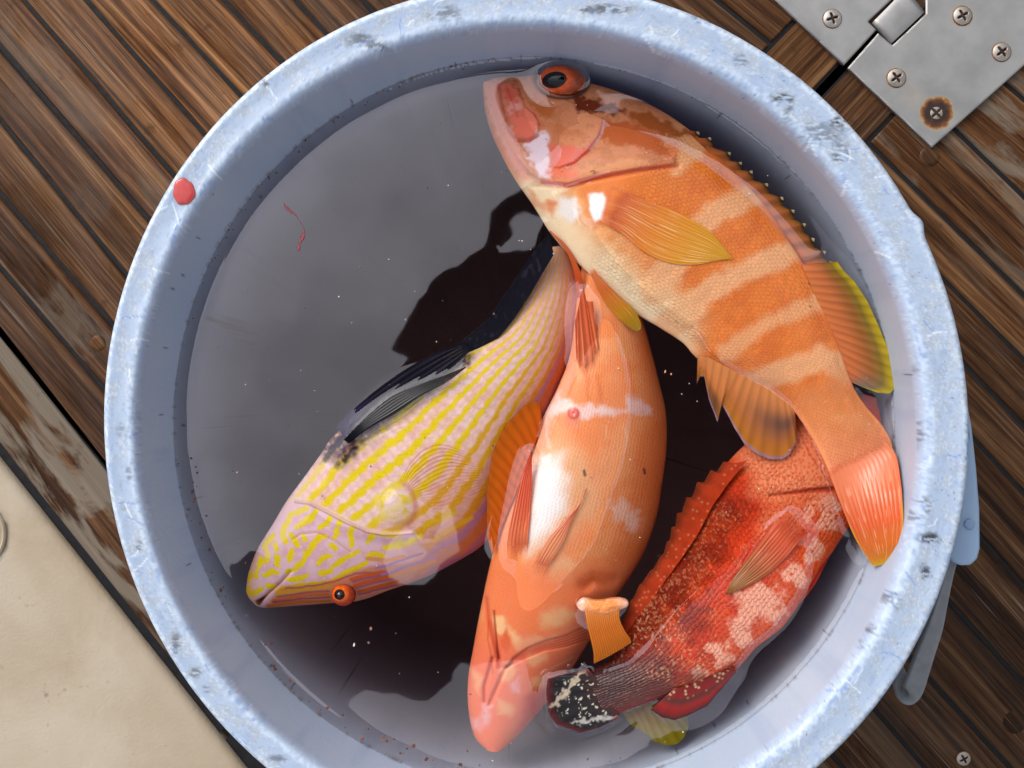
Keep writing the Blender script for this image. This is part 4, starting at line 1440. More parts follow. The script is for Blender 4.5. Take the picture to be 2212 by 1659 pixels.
def paint2(P, S, v):
    p = Paint(P, lin(236, 136, 80))
    n = fbm(P[:, 0] / 50, P[:, 1] / 50, 21, 4)
    p.mix(lin(238, 158, 104), sst(.4, .7, n) * .6)
    p.mix(lin(204, 94, 40), sst(.35, .9, v) * .6)
    p.poly(R5((720, 480), (1000, 420), (1150, 600), (1180, 900), (1000, 1150), (850, 1250), (690, 1300)), lin(232, 166, 118), 26, .9, 14, 40, 4)
    p.poly(R5((735, 560), (960, 520), (975, 760), (970, 960), (880, 1080), (760, 1200), (690, 1260), (700, 900)), lin(240, 222, 210), 22, .9, 12, 24, 4)
    p.poly(R5((760, 640), (900, 620), (940, 900), (800, 1060), (730, 1100)), lin(244, 236, 236), 22, .8, 8, 30, 4)
    # white belt behind the vent
    p.poly(R5((850, 190), (920, 90), (1000, 130), (1060, 180), (1200, 175), (1350, 210), (1330, 255), (1180, 255), (1110, 300), (1060, 240), (960, 230), (870, 240)), lin(238, 204, 196), 9, .85, 12, 14, 6)
    p.poly(R5((1420, 120), (1520, 150), (1610, 210), (1610, 250), (1500, 230), (1330, 240), (1400, 190)), lin(232, 190, 184), 9, .8, 12, 14, 6)
    p.poly(R5((1290, 900), (1400, 860), (1480, 960), (1540, 1000), (1500, 1120), (1400, 1040), (1300, 980)), lin(232, 190, 170), 12, .7, 16, 14, 6)
    p.poly(R5((790, 560), (860, 530), (850, 590), (800, 610)), lin(244, 230, 230), 6, .8, 6, 12)
    p.line(R5((860, 230), (830, 330), (850, 470)), 3, lin(240, 214, 206), 6, .5, 8, 18)
    p.poly(R5((860, 1330), (960, 1270), (1050, 1340), (1040, 1440), (950, 1460), (850, 1430)), lin(236, 176, 128), 12, .8, 12, 20, 6)
    # breast and head
    p.mix(lin(236, 126, 82), sst(R5((0, 1250))[0][1], R5((0, 1500))[0][1], P[:, 1]) * .75)
    p.poly(R6((770, 560), (960, 520), (1040, 600), (960, 660), (800, 690)), lin(236, 180, 128), 14, .8, 14, 24, 8)
    p.poly(R6((545, 670), (640, 740), (900, 740), (800, 790), (620, 830), (560, 780)), lin(238, 190, 138), 9, .85, 10, 20, 8)
    p.poly(R6((440, 590), (510, 590), (540, 680), (490, 740), (450, 700)), lin(238, 190, 138), 7, .9, 8, 20, 8)
    p.poly(R6((470, 740), (540, 690), (560, 800), (520, 860), (480, 840)), lin(218, 96, 58), 7, .8, 8, 20, 8)
    p.poly(R6((300, 560), (350, 520), (370, 620), (330, 700)), lin(236, 160, 110), 9, .7, 8, 20, 8)
    hd = sst(R6((0, 700))[0][1], R6((0, 900))[0][1], P[:, 1])
    p.mix(lin(234, 118, 92), hd * .6)
    for c in (R6((690, 870), (800, 880), (820, 920), (720, 960), (660, 920)), R6((460, 1200), (580, 1230), (570, 1300), (470, 1290)), R6((700, 1030), (800, 1020), (800, 1120), (700, 1110)), R6((300, 1000), (360, 1040), (330, 1160), (290, 1100)),
              R6((500, 960), (560, 930), (600, 980), (540, 1060), (490, 1050))):
        p.poly(c, lin(236, 172, 124), 9, .8, 10, 20, 8)
    for c in (R6((280, 1350), (330, 1330), (340, 1420), (290, 1420)), R6((560, 1080), (620, 1040), (610, 1130), (570, 1130)), R6((350, 1240), (430, 1230), (410, 1330), (350, 1400))):
        p.poly(c, lin(228, 184, 190), 9, .6, 10, 20, 8)
    p.poly(R6((660, 1180), (720, 1140), (820, 1140), (820, 1290), (700, 1420), (620, 1450)), lin(206, 78, 66), 14, .7, 8, 20, 8)
    # gill membranes: folds around the throat
    left = R6((385, 480), (400, 620), (440, 760), (470, 880), (480, 960))
    p.line(left, [3, 4, 5, 6, 4], lin(206, 80, 56), 5, .8); p.groove(left, 6, 1.6)
    l2 = R6((440, 560), (452, 700), (468, 850), (475, 900))
    p.line(l2, 1.6, lin(110, 30, 20), 2, .8); p.groove(l2, 2.5, 1.2)
    p.line(R6((400, 640), (395, 760), (420, 880), (430, 1000)), 1.4, lin(180, 70, 50), 3, .7)
    l3 = R6((430, 900), (400, 1000), (370, 1100), (370, 1210))
    p.line(l3, 2.0, lin(176, 60, 48), 3, .8); p.groove(l3, 5, 1.5)
    l4 = R6((520, 960), (480, 1060), (440, 1150), (405, 1230))
    p.line(l4, 1.8, lin(186, 66, 52), 3, .7); p.groove(l4, 5, 1.2)
    for o_ in range(5):
        f = R6((1110, 690 + 26 * o_), (950, 745 + 20 * o_), (800, 775 + 16 * o_), (680, 820 + 16 * o_), (580, 890 + 10 * o_), (530, 960))
        p.line(f, [1.4, 1.6, 1.6, 1.4, 1, .5], lin(188, 72, 60), 2.2, .75); p.groove(f, 3.2, .7)
    p.poly(R6((640, 700), (800, 740), (1000, 660), (1080, 570), (1110, 690), (930, 740), (760, 790), (600, 850)), lin(226, 132, 104), 10, .5, 4, 30, 2)
    p.line(R6((800, 1000), (900, 960), (1010, 920)), 2, lin(240, 170, 130), 4, .6)
    p.line(R6((560, 460), (510, 560), (530, 680)), 2, lin(226, 140, 100), 6, .5)
    # vent
    c = R5((1025, 235))[0]
    d = np.hypot(P[:, 0] - c[0], P[:, 1] - c[1])
    p.mix(lin(222, 108, 90), sst(18, 11, d) * .95)
    p.mix(lin(184, 62, 52), np.exp(-((d - 10) / 2.) ** 2) * .7)
    p.dz += 1.2 * np.exp(-(d / 13) ** 2) - .8 * np.exp(-(d / 4) ** 2)
    p.poly(R5((960, 270), (1080, 280), (1060, 340), (950, 330)), lin(230, 136, 110), 10, .6)
    # streaks running towards the tail
    for a, b in ((R5((1000, 100), (1030, -60)), .5), (R5((1130, 130), (1120, -40), (1110, -160)), .6), (R5((1230, 150), (1200, -30)), .5)):
        p.line(a, [3, 6, 8][:len(a)] if len(a) > 2 else 5, lin(212, 104, 56), 5, b, 6, 20)
    q, qv = cells(P[:, 0] / 10, P[:, 1] / 7, 3)
    q2 = fbm(P[:, 0] / 6, P[:, 1] / 4, 35, 3)
    for c in R5((1105, 665), (1555, 665)):
        p.line(np.array([c + [-1, -5], c + [1, 4]]), 3, lin(70, 50, 40), 2, .9)
    # the hollow around the pectoral base
    p.groove(R5((1120, 1490), (1190, 1450), (1330, 1480)), 14, 3.0)
    p.line(R5((1130, 1500), (1180, 1460), (1260, 1490)), 5, lin(186, 84, 30), 9, .6)
    p.line(R5((1260, 320), (1265, 420)), 1.2, lin(240, 190, 140), 1.5, .6); p.line(R5((1390, 330), (1420, 410), (1420, 470)), 1.4, lin(240, 180, 130), 1.5, .7)
    return p


F2 = [(1050, 1632, 1082, 1634), (1022, 1606, 1118, 1610), (1009, 1545, 1166, 1560), (1009, 1480, 1215, 1500), (1020, 1415, 1265, 1430), (1032, 1350, 1312, 1350), (1048, 1270, 1370, 1265), (1063, 1205, 1404, 1205),
      (1082, 1130, 1431, 1128), (1103, 1075, 1443, 1055), (1135, 998, 1453, 975), (1172, 908, 1451, 895), (1205, 840, 1436, 830), (1232, 770, 1418, 760), (1244, 690, 1398, 690), (1252, 620, 1372, 620), (1262, 560, 1350, 560)]
fish_body(g2, M_BELLY, F2, [(0, -7), (2, -5), (4, -3.0), (6, 0), (7.5, 2.8), (10, 4.2), (12, 3.6), (13, 2.0), (14, 0), (16, -9)],
          [(0, 3), (1, 11), (3, 15), (6, 20), (10, 23), (13, 18), (16, 10)], [(0, 3), (2, 24), (6, 42), (10, 44), (14, 30), (16, 14)], [(0, 0), (4, -5), (8, -8), (13, -6), (16, -2)], paint2,
          scaly=lambda P, S, v: sst(.30, .45, S) * sst(.0, .2, 1 - np.abs(v)), expo=.5)

fin('pelvic_fin', g2, 'edges', R5((548, 1300), (550, 1150), (590, 940), (650, 700), (722, 505)), R5((690, 1290), (700, 1150), (715, 950), (725, 750), (726, 520)), 3, 4,
    rayed([(0, lin(226, 124, 78)), (.5, lin(218, 86, 48)), (1, lin(220, 72, 40))], 5, .12, 4, .5, lin(240, 160, 130)), 6, 60, 90, .5, .35, lay=.6, fade=0.3)
fin('pelvic_fin', g2, 'edges', R5((712, 1400), (740, 1330), (850, 1130), (980, 990), (1070, 890), (1117, 775)), R5((800, 1440), (850, 1330), (950, 1170), (1010, 1020), (1070, 900), (1122, 775)), 3, 5,
    rayed([(0, lin(228, 122, 76)), (.4, lin(232, 142, 96)), (.8, lin(218, 84, 50)), (1, lin(206, 66, 40))], 4, .12, 9, .5, lin(242, 170, 140)), 5, 50, 90, .7, .35, lay=.8, fade=0.3)
fin('pectoral_fin', g2, 'edges', R6((1075, 505), (1092, 620), (1115, 720), (1140, 830), (1145, 920)), R6((1335, 480), (1325, 590), (1360, 680), (1400, 740), (1410, 770)), .8, .4,
    rayed([(0, lin(232, 164, 110)), (.15, lin(226, 132, 62)), (.5, lin(202, 108, 40)), (1, lin(190, 104, 34))], 16, .25, 5), 16, 110, 70, .4, .25, lay=.35, bulge=2, fade=0.12)
# fleshy root of the pectoral fin
kc0 = R6((1210, 508))[0]
th_ = max(float(np.max(top_at(np.array([kc0[0]]), np.array([kc0[1]])))), .6)
V = []; cols = []
for j in range(40):
    for i in range(120):
        r = j / 39; t = 2 * math.pi * i / 120
        ex = r * 56 * math.cos(t) * (1 + .05 * math.sin(3 * t))
        w_ = 17 + 7 * sst(.45, .95, abs(ex) / 56) * (1 if ex < 0 else .55)
        ey = r * w_ * math.sin(t) * (1 + .08 * math.sin(5 * t + 1)) + 5 * math.cos(ex / 56 * 2.6)
        x, y = kc0[0] + ex, kc0[1] + ey - .03 * ex
        nz = float(fbm(np.array([x / 9.]), np.array([y / 9.]), 88, 3)[0])
        V.append((*w2((x, y), KW), ZW + (min(th_, 1.0) - 1.4 + (2.2 + 1.2 * nz) * math.sqrt(max(0, 1 - r * r)) - (2.5 if j == 39 else 0)) * .001))
        e_ = float(sst(.45, .95, abs(ex) / 56 + .5 * (nz - .5)))
        cols.append((lin(232, 142, 76) * (1 - e_) + lin(238, 186, 162) * e_) * (.92 + .16 * nz))
px = np.array([((q[0]) / KW + CX, -q[1] / KW + CY) for q in V]); splat(px[:, 0], px[:, 1], np.array([(q[2] - ZW) * 1000 for q in V]))
mesh_obj('fin_base', V, grid_faces(40, 120, True), M_BELLY, g2, col=np.array(cols), uv=np.zeros((len(V), 2)), extra={'scaly': np.zeros(len(V)), 'above': np.full(len(V), .6)})
# left pectoral, spread over the striped fish
fin('pectoral_fin', g2, 'base', [(1062, 1200), (1085, 1135), (1110, 1075), (1140, 1000), (1172, 915)], [(1052, 1160), (1052, 1060), (1062, 980), (1090, 920), (1130, 878), (1164, 866)], -4, -3,
    rayed([(0, lin(218, 98, 30)), (.5, lin(214, 100, 24)), (1, lin(206, 104, 24))], 14, .22, 5), 14, 110, 50, .4, .25, zu=lambda U, W: 1.5 * np.sin(np.pi * U))
# anal fin standing up towards the tail
fin('anal_fin', g2, 'base', R11((556, 1110), (590, 1190), (640, 1220), (700, 1190), (748, 1040)), R11((545, 760), (590, 560), (615, 485), (640, 600), (690, 600)), 1.5, 4,
    rayed([(0, lin(226, 136, 88)), (.35, lin(214, 92, 44)), (1, lin(218, 92, 44))], 5, .3, 5, .7, lin(244, 160, 120)), 5, 90, 70, .6, .7, lay=.4, fade=0.35)

# ------------------------------------------------------------------ fish 3: striped wrasse
g3 = fish_root('striped_wrasse', (880, 1000), 'pink wrasse with yellow stripes, black fins and an orange eye at the lower left', 'fish')
PINK = lin(244, 210, 206); YEL = lin(232, 204, 38); VIO = lin(150, 112, 160); MAG = lin(178, 84, 96)

WORMS = [[(480, 595), (560, 560)], [(640, 575), (590, 630), (490, 700)], [(445, 600), (425, 660), (390, 710), (385, 760), (405, 800)], [(735, 615), (705, 670), (655, 700)], [(815, 635), (805, 665)], [(780, 700), (785, 740), (765, 775)],
         [(445, 750), (470, 790), (505, 830)], [(545, 765), (550, 785)], [(905, 690), (880, 740), (890, 790), (885, 830)], [(1045, 745), (1030, 775), (1000, 805)], [(320, 750), (290, 790), (240, 850)], [(330, 830), (340, 860)],
         [(265, 860), (272, 900), (270, 945)], [(455, 870), (440, 930)], [(350, 910), (350, 970)], [(215, 935), (212, 975)], [(190, 1020), (185, 1055)], [(255, 1050), (310, 1020), (345, 1030)], [(140, 1045), (135, 1085)], [(130, 1150), (120, 1180)],
         [(150, 1190), (220, 1150)], [(270, 1125), (310, 1130)], [(700, 760), (640, 780), (600, 850), (550, 900), (535, 950), (470, 1000), (420, 1020)], [(745, 835), (770, 850)], [(730, 905), (680, 920), (640, 965)], [(930, 880), (850, 920), (780, 960), (745, 990)],
         [(730, 1020), (660, 1035)], [(420, 1080), (500, 1080), (560, 1055)], [(990, 965), (900, 1010), (820, 1050), (760, 1100), (640, 1120), (520, 1130), (420, 1150), (350, 1170)], [(1000, 905), (1070, 900), (1120, 915)],
         [(1110, 740), (1180, 760), (1240, 740)], [(1130, 850), (1190, 840), (1240, 800)], [(1230, 850), (1320, 810), (1390, 770)], [(560, 640), (590, 625)], [(240, 950), (242, 955)], [(600, 830), (660, 760)]]


def paint3(P, S, v):
    p = Paint(P, PINK)
    n = fbm(P[:, 0] / 45, P[:, 1] / 45, 41, 4)
    p.mix(lin(228, 170, 158), sst(.4, .7, n) * .5)
    # warmer and violet towards the back (lower right)
    p.mix(lin(226, 150, 110), sst(.0, .5, v) * .5)
    # rows of scales with yellow between them
    rows = 9.0
    ph = (v + 1) / 2 * rows * 1.15 +   .03 * np.sin(S * 190) + .25 * (fbm(P[:, 0] / 30, P[:, 1] / 30, 44, 3) - .5)
    f = ph - np.floor(ph)
    ln = sst(.27, .09, np.abs(f - .5) - .03 - .05 * sst(.7, .4, S) + .07 * np.sin(S * 240 + np.floor(ph) * 3.1) * sst(-.1, .1, np.sin(S * 240 + np.floor(ph) * 3.1) + .4 * np.sin(S * 91)))
    body = sst(4, -8, poly_sd(P, R3((480, 490), (640, 530), (800, 610), (1000, 710), (1180, 740), (1330, 730), (1420, 900), (1300, 1140), (900, 1290), (150, 1330), (60, 1200), (120, 1000), (300, 660)))) * sst(.17, .2, S)
    p.mix(YEL, ln * body * sst(1.0, .85, np.abs(v)) * sst(.35, .1, v))
    p.mix(lin(222, 168, 28), ln * body * sst(.0, .3, v) * sst(.95, .7, v))
    # violet lattice near the belly fins
    up = sst(-.45, -.85, v) * sst(.28, .36, S) * sst(.85, .7, S)
    p.mix(lin(160, 132, 176), up * sst(.4, .6, fbm(P[:, 0] / 14, P[:, 1] / 14, 47, 3)) * .7)
    p.mix(YEL, up * sst(.5, .66, fbm(P[:, 0] / 14, P[:, 1] / 14, 49, 3)) * .55)
    p.mix(lin(60, 26, 66), sst(-.62, -.9, v) * sst(.30, .34, S) * sst(.55, .45, S) * sst(.38, .55, fbm(P[:, 0] / 16, P[:, 1] / 16, 53, 4)) * .95)
    for c_, al in (((R3((690, 60), (830, -10), (930, 60), (900, 200), (800, 250), (670, 200))), .9), (R4((170, 1640), (240, 1480), (420, 1330), (640, 1160), (880, 1000), (1060, 930), (1060, 1070), (900, 1150), (760, 1230), (600, 1340), (430, 1480), (300, 1640)), .97)):
        pm = sst(-14, 10, poly_sd(p.warp(16, 14, 8), c_)) * al
        p.mix(lin(46, 28, 56), pm * sst(.1, .42, fbm(P[:, 0] / 16, P[:, 1] / 16, 58, 3)))
    p.mix(lin(238, 190, 90), sst(.42, .2, np.abs(f - .5)) * body * (1 - ln) * .35)
    # scale outlines
    q, qv = cells(S * 52, (v + 1) * 5.2, 61, .25)
    p.mix(lin(206, 150, 140), sst(.42, .56, q) * body * (1 - ln) * .28)
    p.mix(lin(242, 224, 228), sst(.36, .12, q) * body * (1 - ln) * sst(.4, .1, v) * .55)
    # back: orange and violet stripes
    bk = sst(.42, .8, v) * sst(.16, .24, S)
    p.mix(lin(196, 96, 40), bk * .8)
    st = np.sin((v * 26) + 3 * fbm(P[:, 0] / 40, P[:, 1] / 40, 55, 3))
    p.mix(lin(168, 112, 150), bk * sst(.1, .6, st) * .75)
    # faded towards the tail
    p.mix(lin(224, 164, 140), sst(.72, .9, S) * .55)
    # head
    hd = sst(.33, .25, S - .0 * v)
    hmask = sst(4, -4, P[:, 1] * .0 + 0 * P[:, 0]) * 0 + hd
    head = R3((480, 500), (640, 540), (800, 620), (1000, 720), (1180, 745), (1330, 735), (1420, 900), (1300, 1140), (900, 1290), (150, 1330), (60, 1200), (120, 1000), (300, 660))
    hm = p.poly(head, lin(226, 188, 200), 8, .95, 3, 20)
    p.mix(lin(214, 160, 176), hm * sst(.45, .65, fbm(P[:, 0] / 24, P[:, 1] / 24, 57, 4)) * .6)
    for w in WORMS:
        p.line(R3(*w), [5.6, 7.0, 5.6] if len(w) > 2 else 6.6, lin(232, 204, 30), 2.0, 1, 4.0, 10, 6)
    # snout stripes: orange and magenta lines through the eye
    low = poly_sd(P, R3((200, 1330), (360, 1130), (520, 1115), (640, 1105), (760, 1080), (900, 1020), (1010, 985), (1300, 960), (1500, 900), (1400, 1150), (900, 1330)))
    lm = sst(-5, 8, low)
    p.mix(lin(204, 120, 60), lm * .75)
    for i, (a, c, w) in enumerate((([(400, 1150), (520, 1145), (640, 1125), (780, 1095), (900, 1045), (1030, 1040)], MAG, 2.2), ([(330, 1190), (520, 1165), (640, 1150), (720, 1150)], lin(214, 160, 40), 4), ([(330, 1215), (520, 1190), (640, 1178), (710, 1180)], MAG, 2.8),
                                   ([(300, 1250), (450, 1222), (600, 1205), (700, 1205)], lin(206, 110, 40), 4), ([(300, 1262), (480, 1240), (640, 1232), (710, 1230)], lin(160, 70, 96), 2.4), ([(260, 1290), (480, 1262), (700, 1262)], lin(200, 112, 34), 4),
                                   ([(880, 1090), (1000, 1060), (1120, 1040)], lin(208, 92, 30), 5), ([(890, 1110), (1010, 1080), (1140, 1060), (1250, 1010)], lin(160, 84, 130), 2.4), ([(900, 1140), (1020, 1105), (1160, 1075)], lin(206, 92, 30), 5),
                                   ([(910, 1160), (1040, 1125), (1180, 1095)], lin(156, 84, 132), 2.2), ([(920, 1190), (1060, 1160), (1200, 1120)], lin(200, 92, 34), 5), ([(920, 1215), (1060, 1185), (1200, 1150)], lin(140, 74, 110), 2.2),
                                   ([(1060, 1010), (1160, 980), (1270, 940), (1400, 900)], lin(170, 126, 176), 3), ([(1100, 1060), (1240, 1010), (1340, 985), (1500, 930)], lin(170, 126, 176), 3), ([(1160, 1075), (1320, 1030), (1480, 970)], lin(222, 136, 60), 5),
                                   ([(1000, 930), (1140, 950), (1260, 920)], lin(222, 150, 80), 5), ([(1420, 690), (1520, 650), (1640, 600)], lin(224, 180, 40), 5), ([(1480, 800), (1600, 720), (1760, 640)], lin(220, 160, 40), 5))):
        p.line(R3(*a), w, c, 1.8, .9, 2, 14, 3)
    # gill cover edge, cheek crease and mouth
    ge = R3((470, 505), (580, 515), (700, 570), (850, 650), (1000, 720), (1120, 745), (1230, 742), (1340, 735))
    p.line(ge, [2, 3, 3, 3, 3, 2.5, 2, 1], lin(214, 178, 164), 2, .9); p.line(ge + [0, 4], 1.4, lin(150, 100, 80), 2, .8)
    p.dz += 1.2 * sst(-3, 3, poly_sd(P, head)) * sst(30, 4, poly_sd(P, head)) * sst(R3((420, 0))[0][0], R3((560, 0))[0][0], P[:, 0]) * sst(R3((0, 900))[0][1], R3((0, 760))[0][1], P[:, 1])
    p.line(R3((470, 780), (520, 745), (640, 735), (760, 790), (880, 880)), 1.2, lin(206, 160, 90), 2, .7); p.groove(R3((470, 780), (520, 745), (640, 735), (760, 790), (880, 880)), 3, .5)
    p.line(R3((190, 1265), (280, 1180), (360, 1110), (440, 1025)), [4, 2.5, 1.6, 1], lin(176, 112, 46), 2, .9); p.groove(R3((190, 1265), (280, 1180), (360, 1110), (440, 1025)), 4, 1.1)
    p.poly(R3((170, 1240), (260, 1200), (215, 1270), (185, 1290)), lin(70, 22, 10), 2.5, .95)
    p.line(R3((168, 1278), (185, 1296)), 2.0, lin(240, 226, 214), 1.6, .9)
    p.mix(lin(204, 150, 60), sst(560, 535, P[:, 0]) * .55)
    # pectoral base pad
    c = R3((1200, 540))[0]
    d = np.hypot((P[:, 0] - c[0]) / 1.0, (P[:, 1] - c[1]) / 1.15)
    p.mix(lin(236, 214, 220), sst(56, 10, d) * .45)
    p.mix(lin(226, 200, 60), np.exp(-((d - 26) / 7) ** 2) * sst(.35, .5, fbm(P[:, 0] / 12, P[:, 1] / 12, 59, 3)) * (P[:, 1] > c[1] - 25) * .95)
    p.mix(lin(196, 110, 96), np.exp(-((d - 46) / 6.5) ** 2) * sst(0, 30, P[:, 0] - c[0]) * .6)
    p.dz += 1.1 * sst(54, 12, d + 10 * (fbm(P[:, 0] / 20, P[:, 1] / 20, 60, 2) - .5))
    p.poly(R3((1240, 840), (1420, 780), (1430, 880), (1380, 950), (1290, 950)), lin(196, 120, 70), 8, .35, 5, 20)
    return p


F3 = [(524, 1278, 536, 1304), (530, 1238, 554, 1322), (550, 1188, 610, 1322), (582, 1136, 690, 1318), (612, 1085, 765, 1313), (645, 1040, 835, 1289), (684, 986, 910, 1263), (712, 945, 985, 1226), (760, 905, 1045, 1186), (810, 868, 1085, 1125),
      (860, 832, 1120, 1050), (915, 795, 1150, 975), (970, 760, 1180, 900), (1025, 728, 1210, 835), (1072, 705, 1235, 770), (1105, 665, 1252, 705), (1135, 620, 1258, 640), (1165, 570, 1252, 580), (1190, 528, 1240, 520)]
fish_body(g3, M_WRASSE, F3, [(0, -6), (2, -3.5), (5, -1.5), (8, -1), (12, -2), (15, -6), (18, -14)], [(0, 2), (1, 7), (4, 14), (8, 17), (12, 14), (18, 6)], [(0, 2), (1, 8), (4, 20), (8, 24), (12, 20), (18, 8)],
          [(0, 0), (3, -5), (7, -6), (12, -5), (18, -3)], paint3, scaly=lambda P, S, v: sst(.27, .36, S) * sst(0, .2, 1 - np.abs(v)), expo=.5)
eye(g3, R3((815, 1205))[0], 27, 25, -9.5, 7.5, lin(240, 104, 18), lin(196, 74, 44), (-5, -5), .45, rotd=.2)
# translucent pectoral lying along the flank
fin('pectoral_fin', g3, 'edges', R3((1230, 400), (1290, 250), (1330, 190), (1420, 110), (1560, 80), (1800, 180)), R3((1360, 480), (1480, 560), (1600, 560), (1750, 500), (1860, 440), (1900, 400)), -1.5, -2.5,
    rayed([(0, lin(214, 130, 90)), (.4, lin(214, 120, 76)), (1, lin(214, 116, 60))], 12, .1, 5), 12, nw=70, thick=.1, ripple=.1, lay=.12, mat=M_CLEAR, fade=.1, clear=.3, nu=260, alpha_fn=lambda U, W: .06 + .9 * sst(.35, .85, np.cos(2 * np.pi * 17 * U + 2 * np.sin(W * 3)) * .5 + .5) * (.5 + .5 * vnoise(U * 40, W * 6, 4)))


def black(P, U, W):
    c = np.tile(lin(22, 20, 30), (len(U), 1))
    m = (sst(.6, .8, fbm(U * 30, W * 4, 3, 3)) * .5)[:, None]
    c = c * (1 - m) + lin(58, 52, 70) * m
    return c


def blackpel(P, U, W):
    c = black(P, U, W)
    m = (sst(.35, .0, W) * .5)[:, None]
    c = c * (1 - m) + lin(60, 40, 90) * m
    return c


fin('pelvic_fin', g3, 'edges', R4((205, 1460), (330, 1330), (520, 1180), (700, 1060), (900, 960), (1060, 905)), R4((275, 1560), (420, 1455), (600, 1345), (760, 1235), (920, 1110), (1090, 960)), -.4, .7, blackpel, 5, 60, 110, .5, .5, lay=.3, mat=M_DARKFIN)
fin('pelvic_fin', g3, 'edges', R4((255, 1545), (400, 1400), (560, 1270), (740, 1190), (900, 1130), (1050, 1070)), R4((290, 1570), (420, 1470), (600, 1370), (760, 1260), (930, 1170), (1055, 1075)), 1.0, 2.6,
    lambda P, U, W: lerp3([(0, lin(16, 14, 22)), (.7, lin(18, 16, 20)), (1, lin(44, 38, 34))], W) * (.8 + .4 * fbm(U * 20, W * 3, 6, 2))[:, None], 6, 50, 100, .5, .4, lay=.4, mat=M_DARKFIN)
fin('anal_fin', g3, 'base', [(996, 752), (1030, 738), (1072, 716), (1105, 676), (1137, 628), (1166, 578), (1192, 535)], [(990, 738), (1020, 716), (1050, 690), (1085, 640), (1122, 585), (1158, 535), (1186, 500)], -4, -5.5, black, 14, 120, 30, .4, .2, mat=M_DARKFIN, root=14)

# ------------------------------------------------------------------ fish 4: red spotted grouper
g4 = fish_root('red_grouper', (1560, 1250), 'red mottled grouper with pale specks and a blackish tail, lower right against the bucket wall', 'fish')
RED = lin(188, 54, 24); SPECK = lin(214, 134, 92)


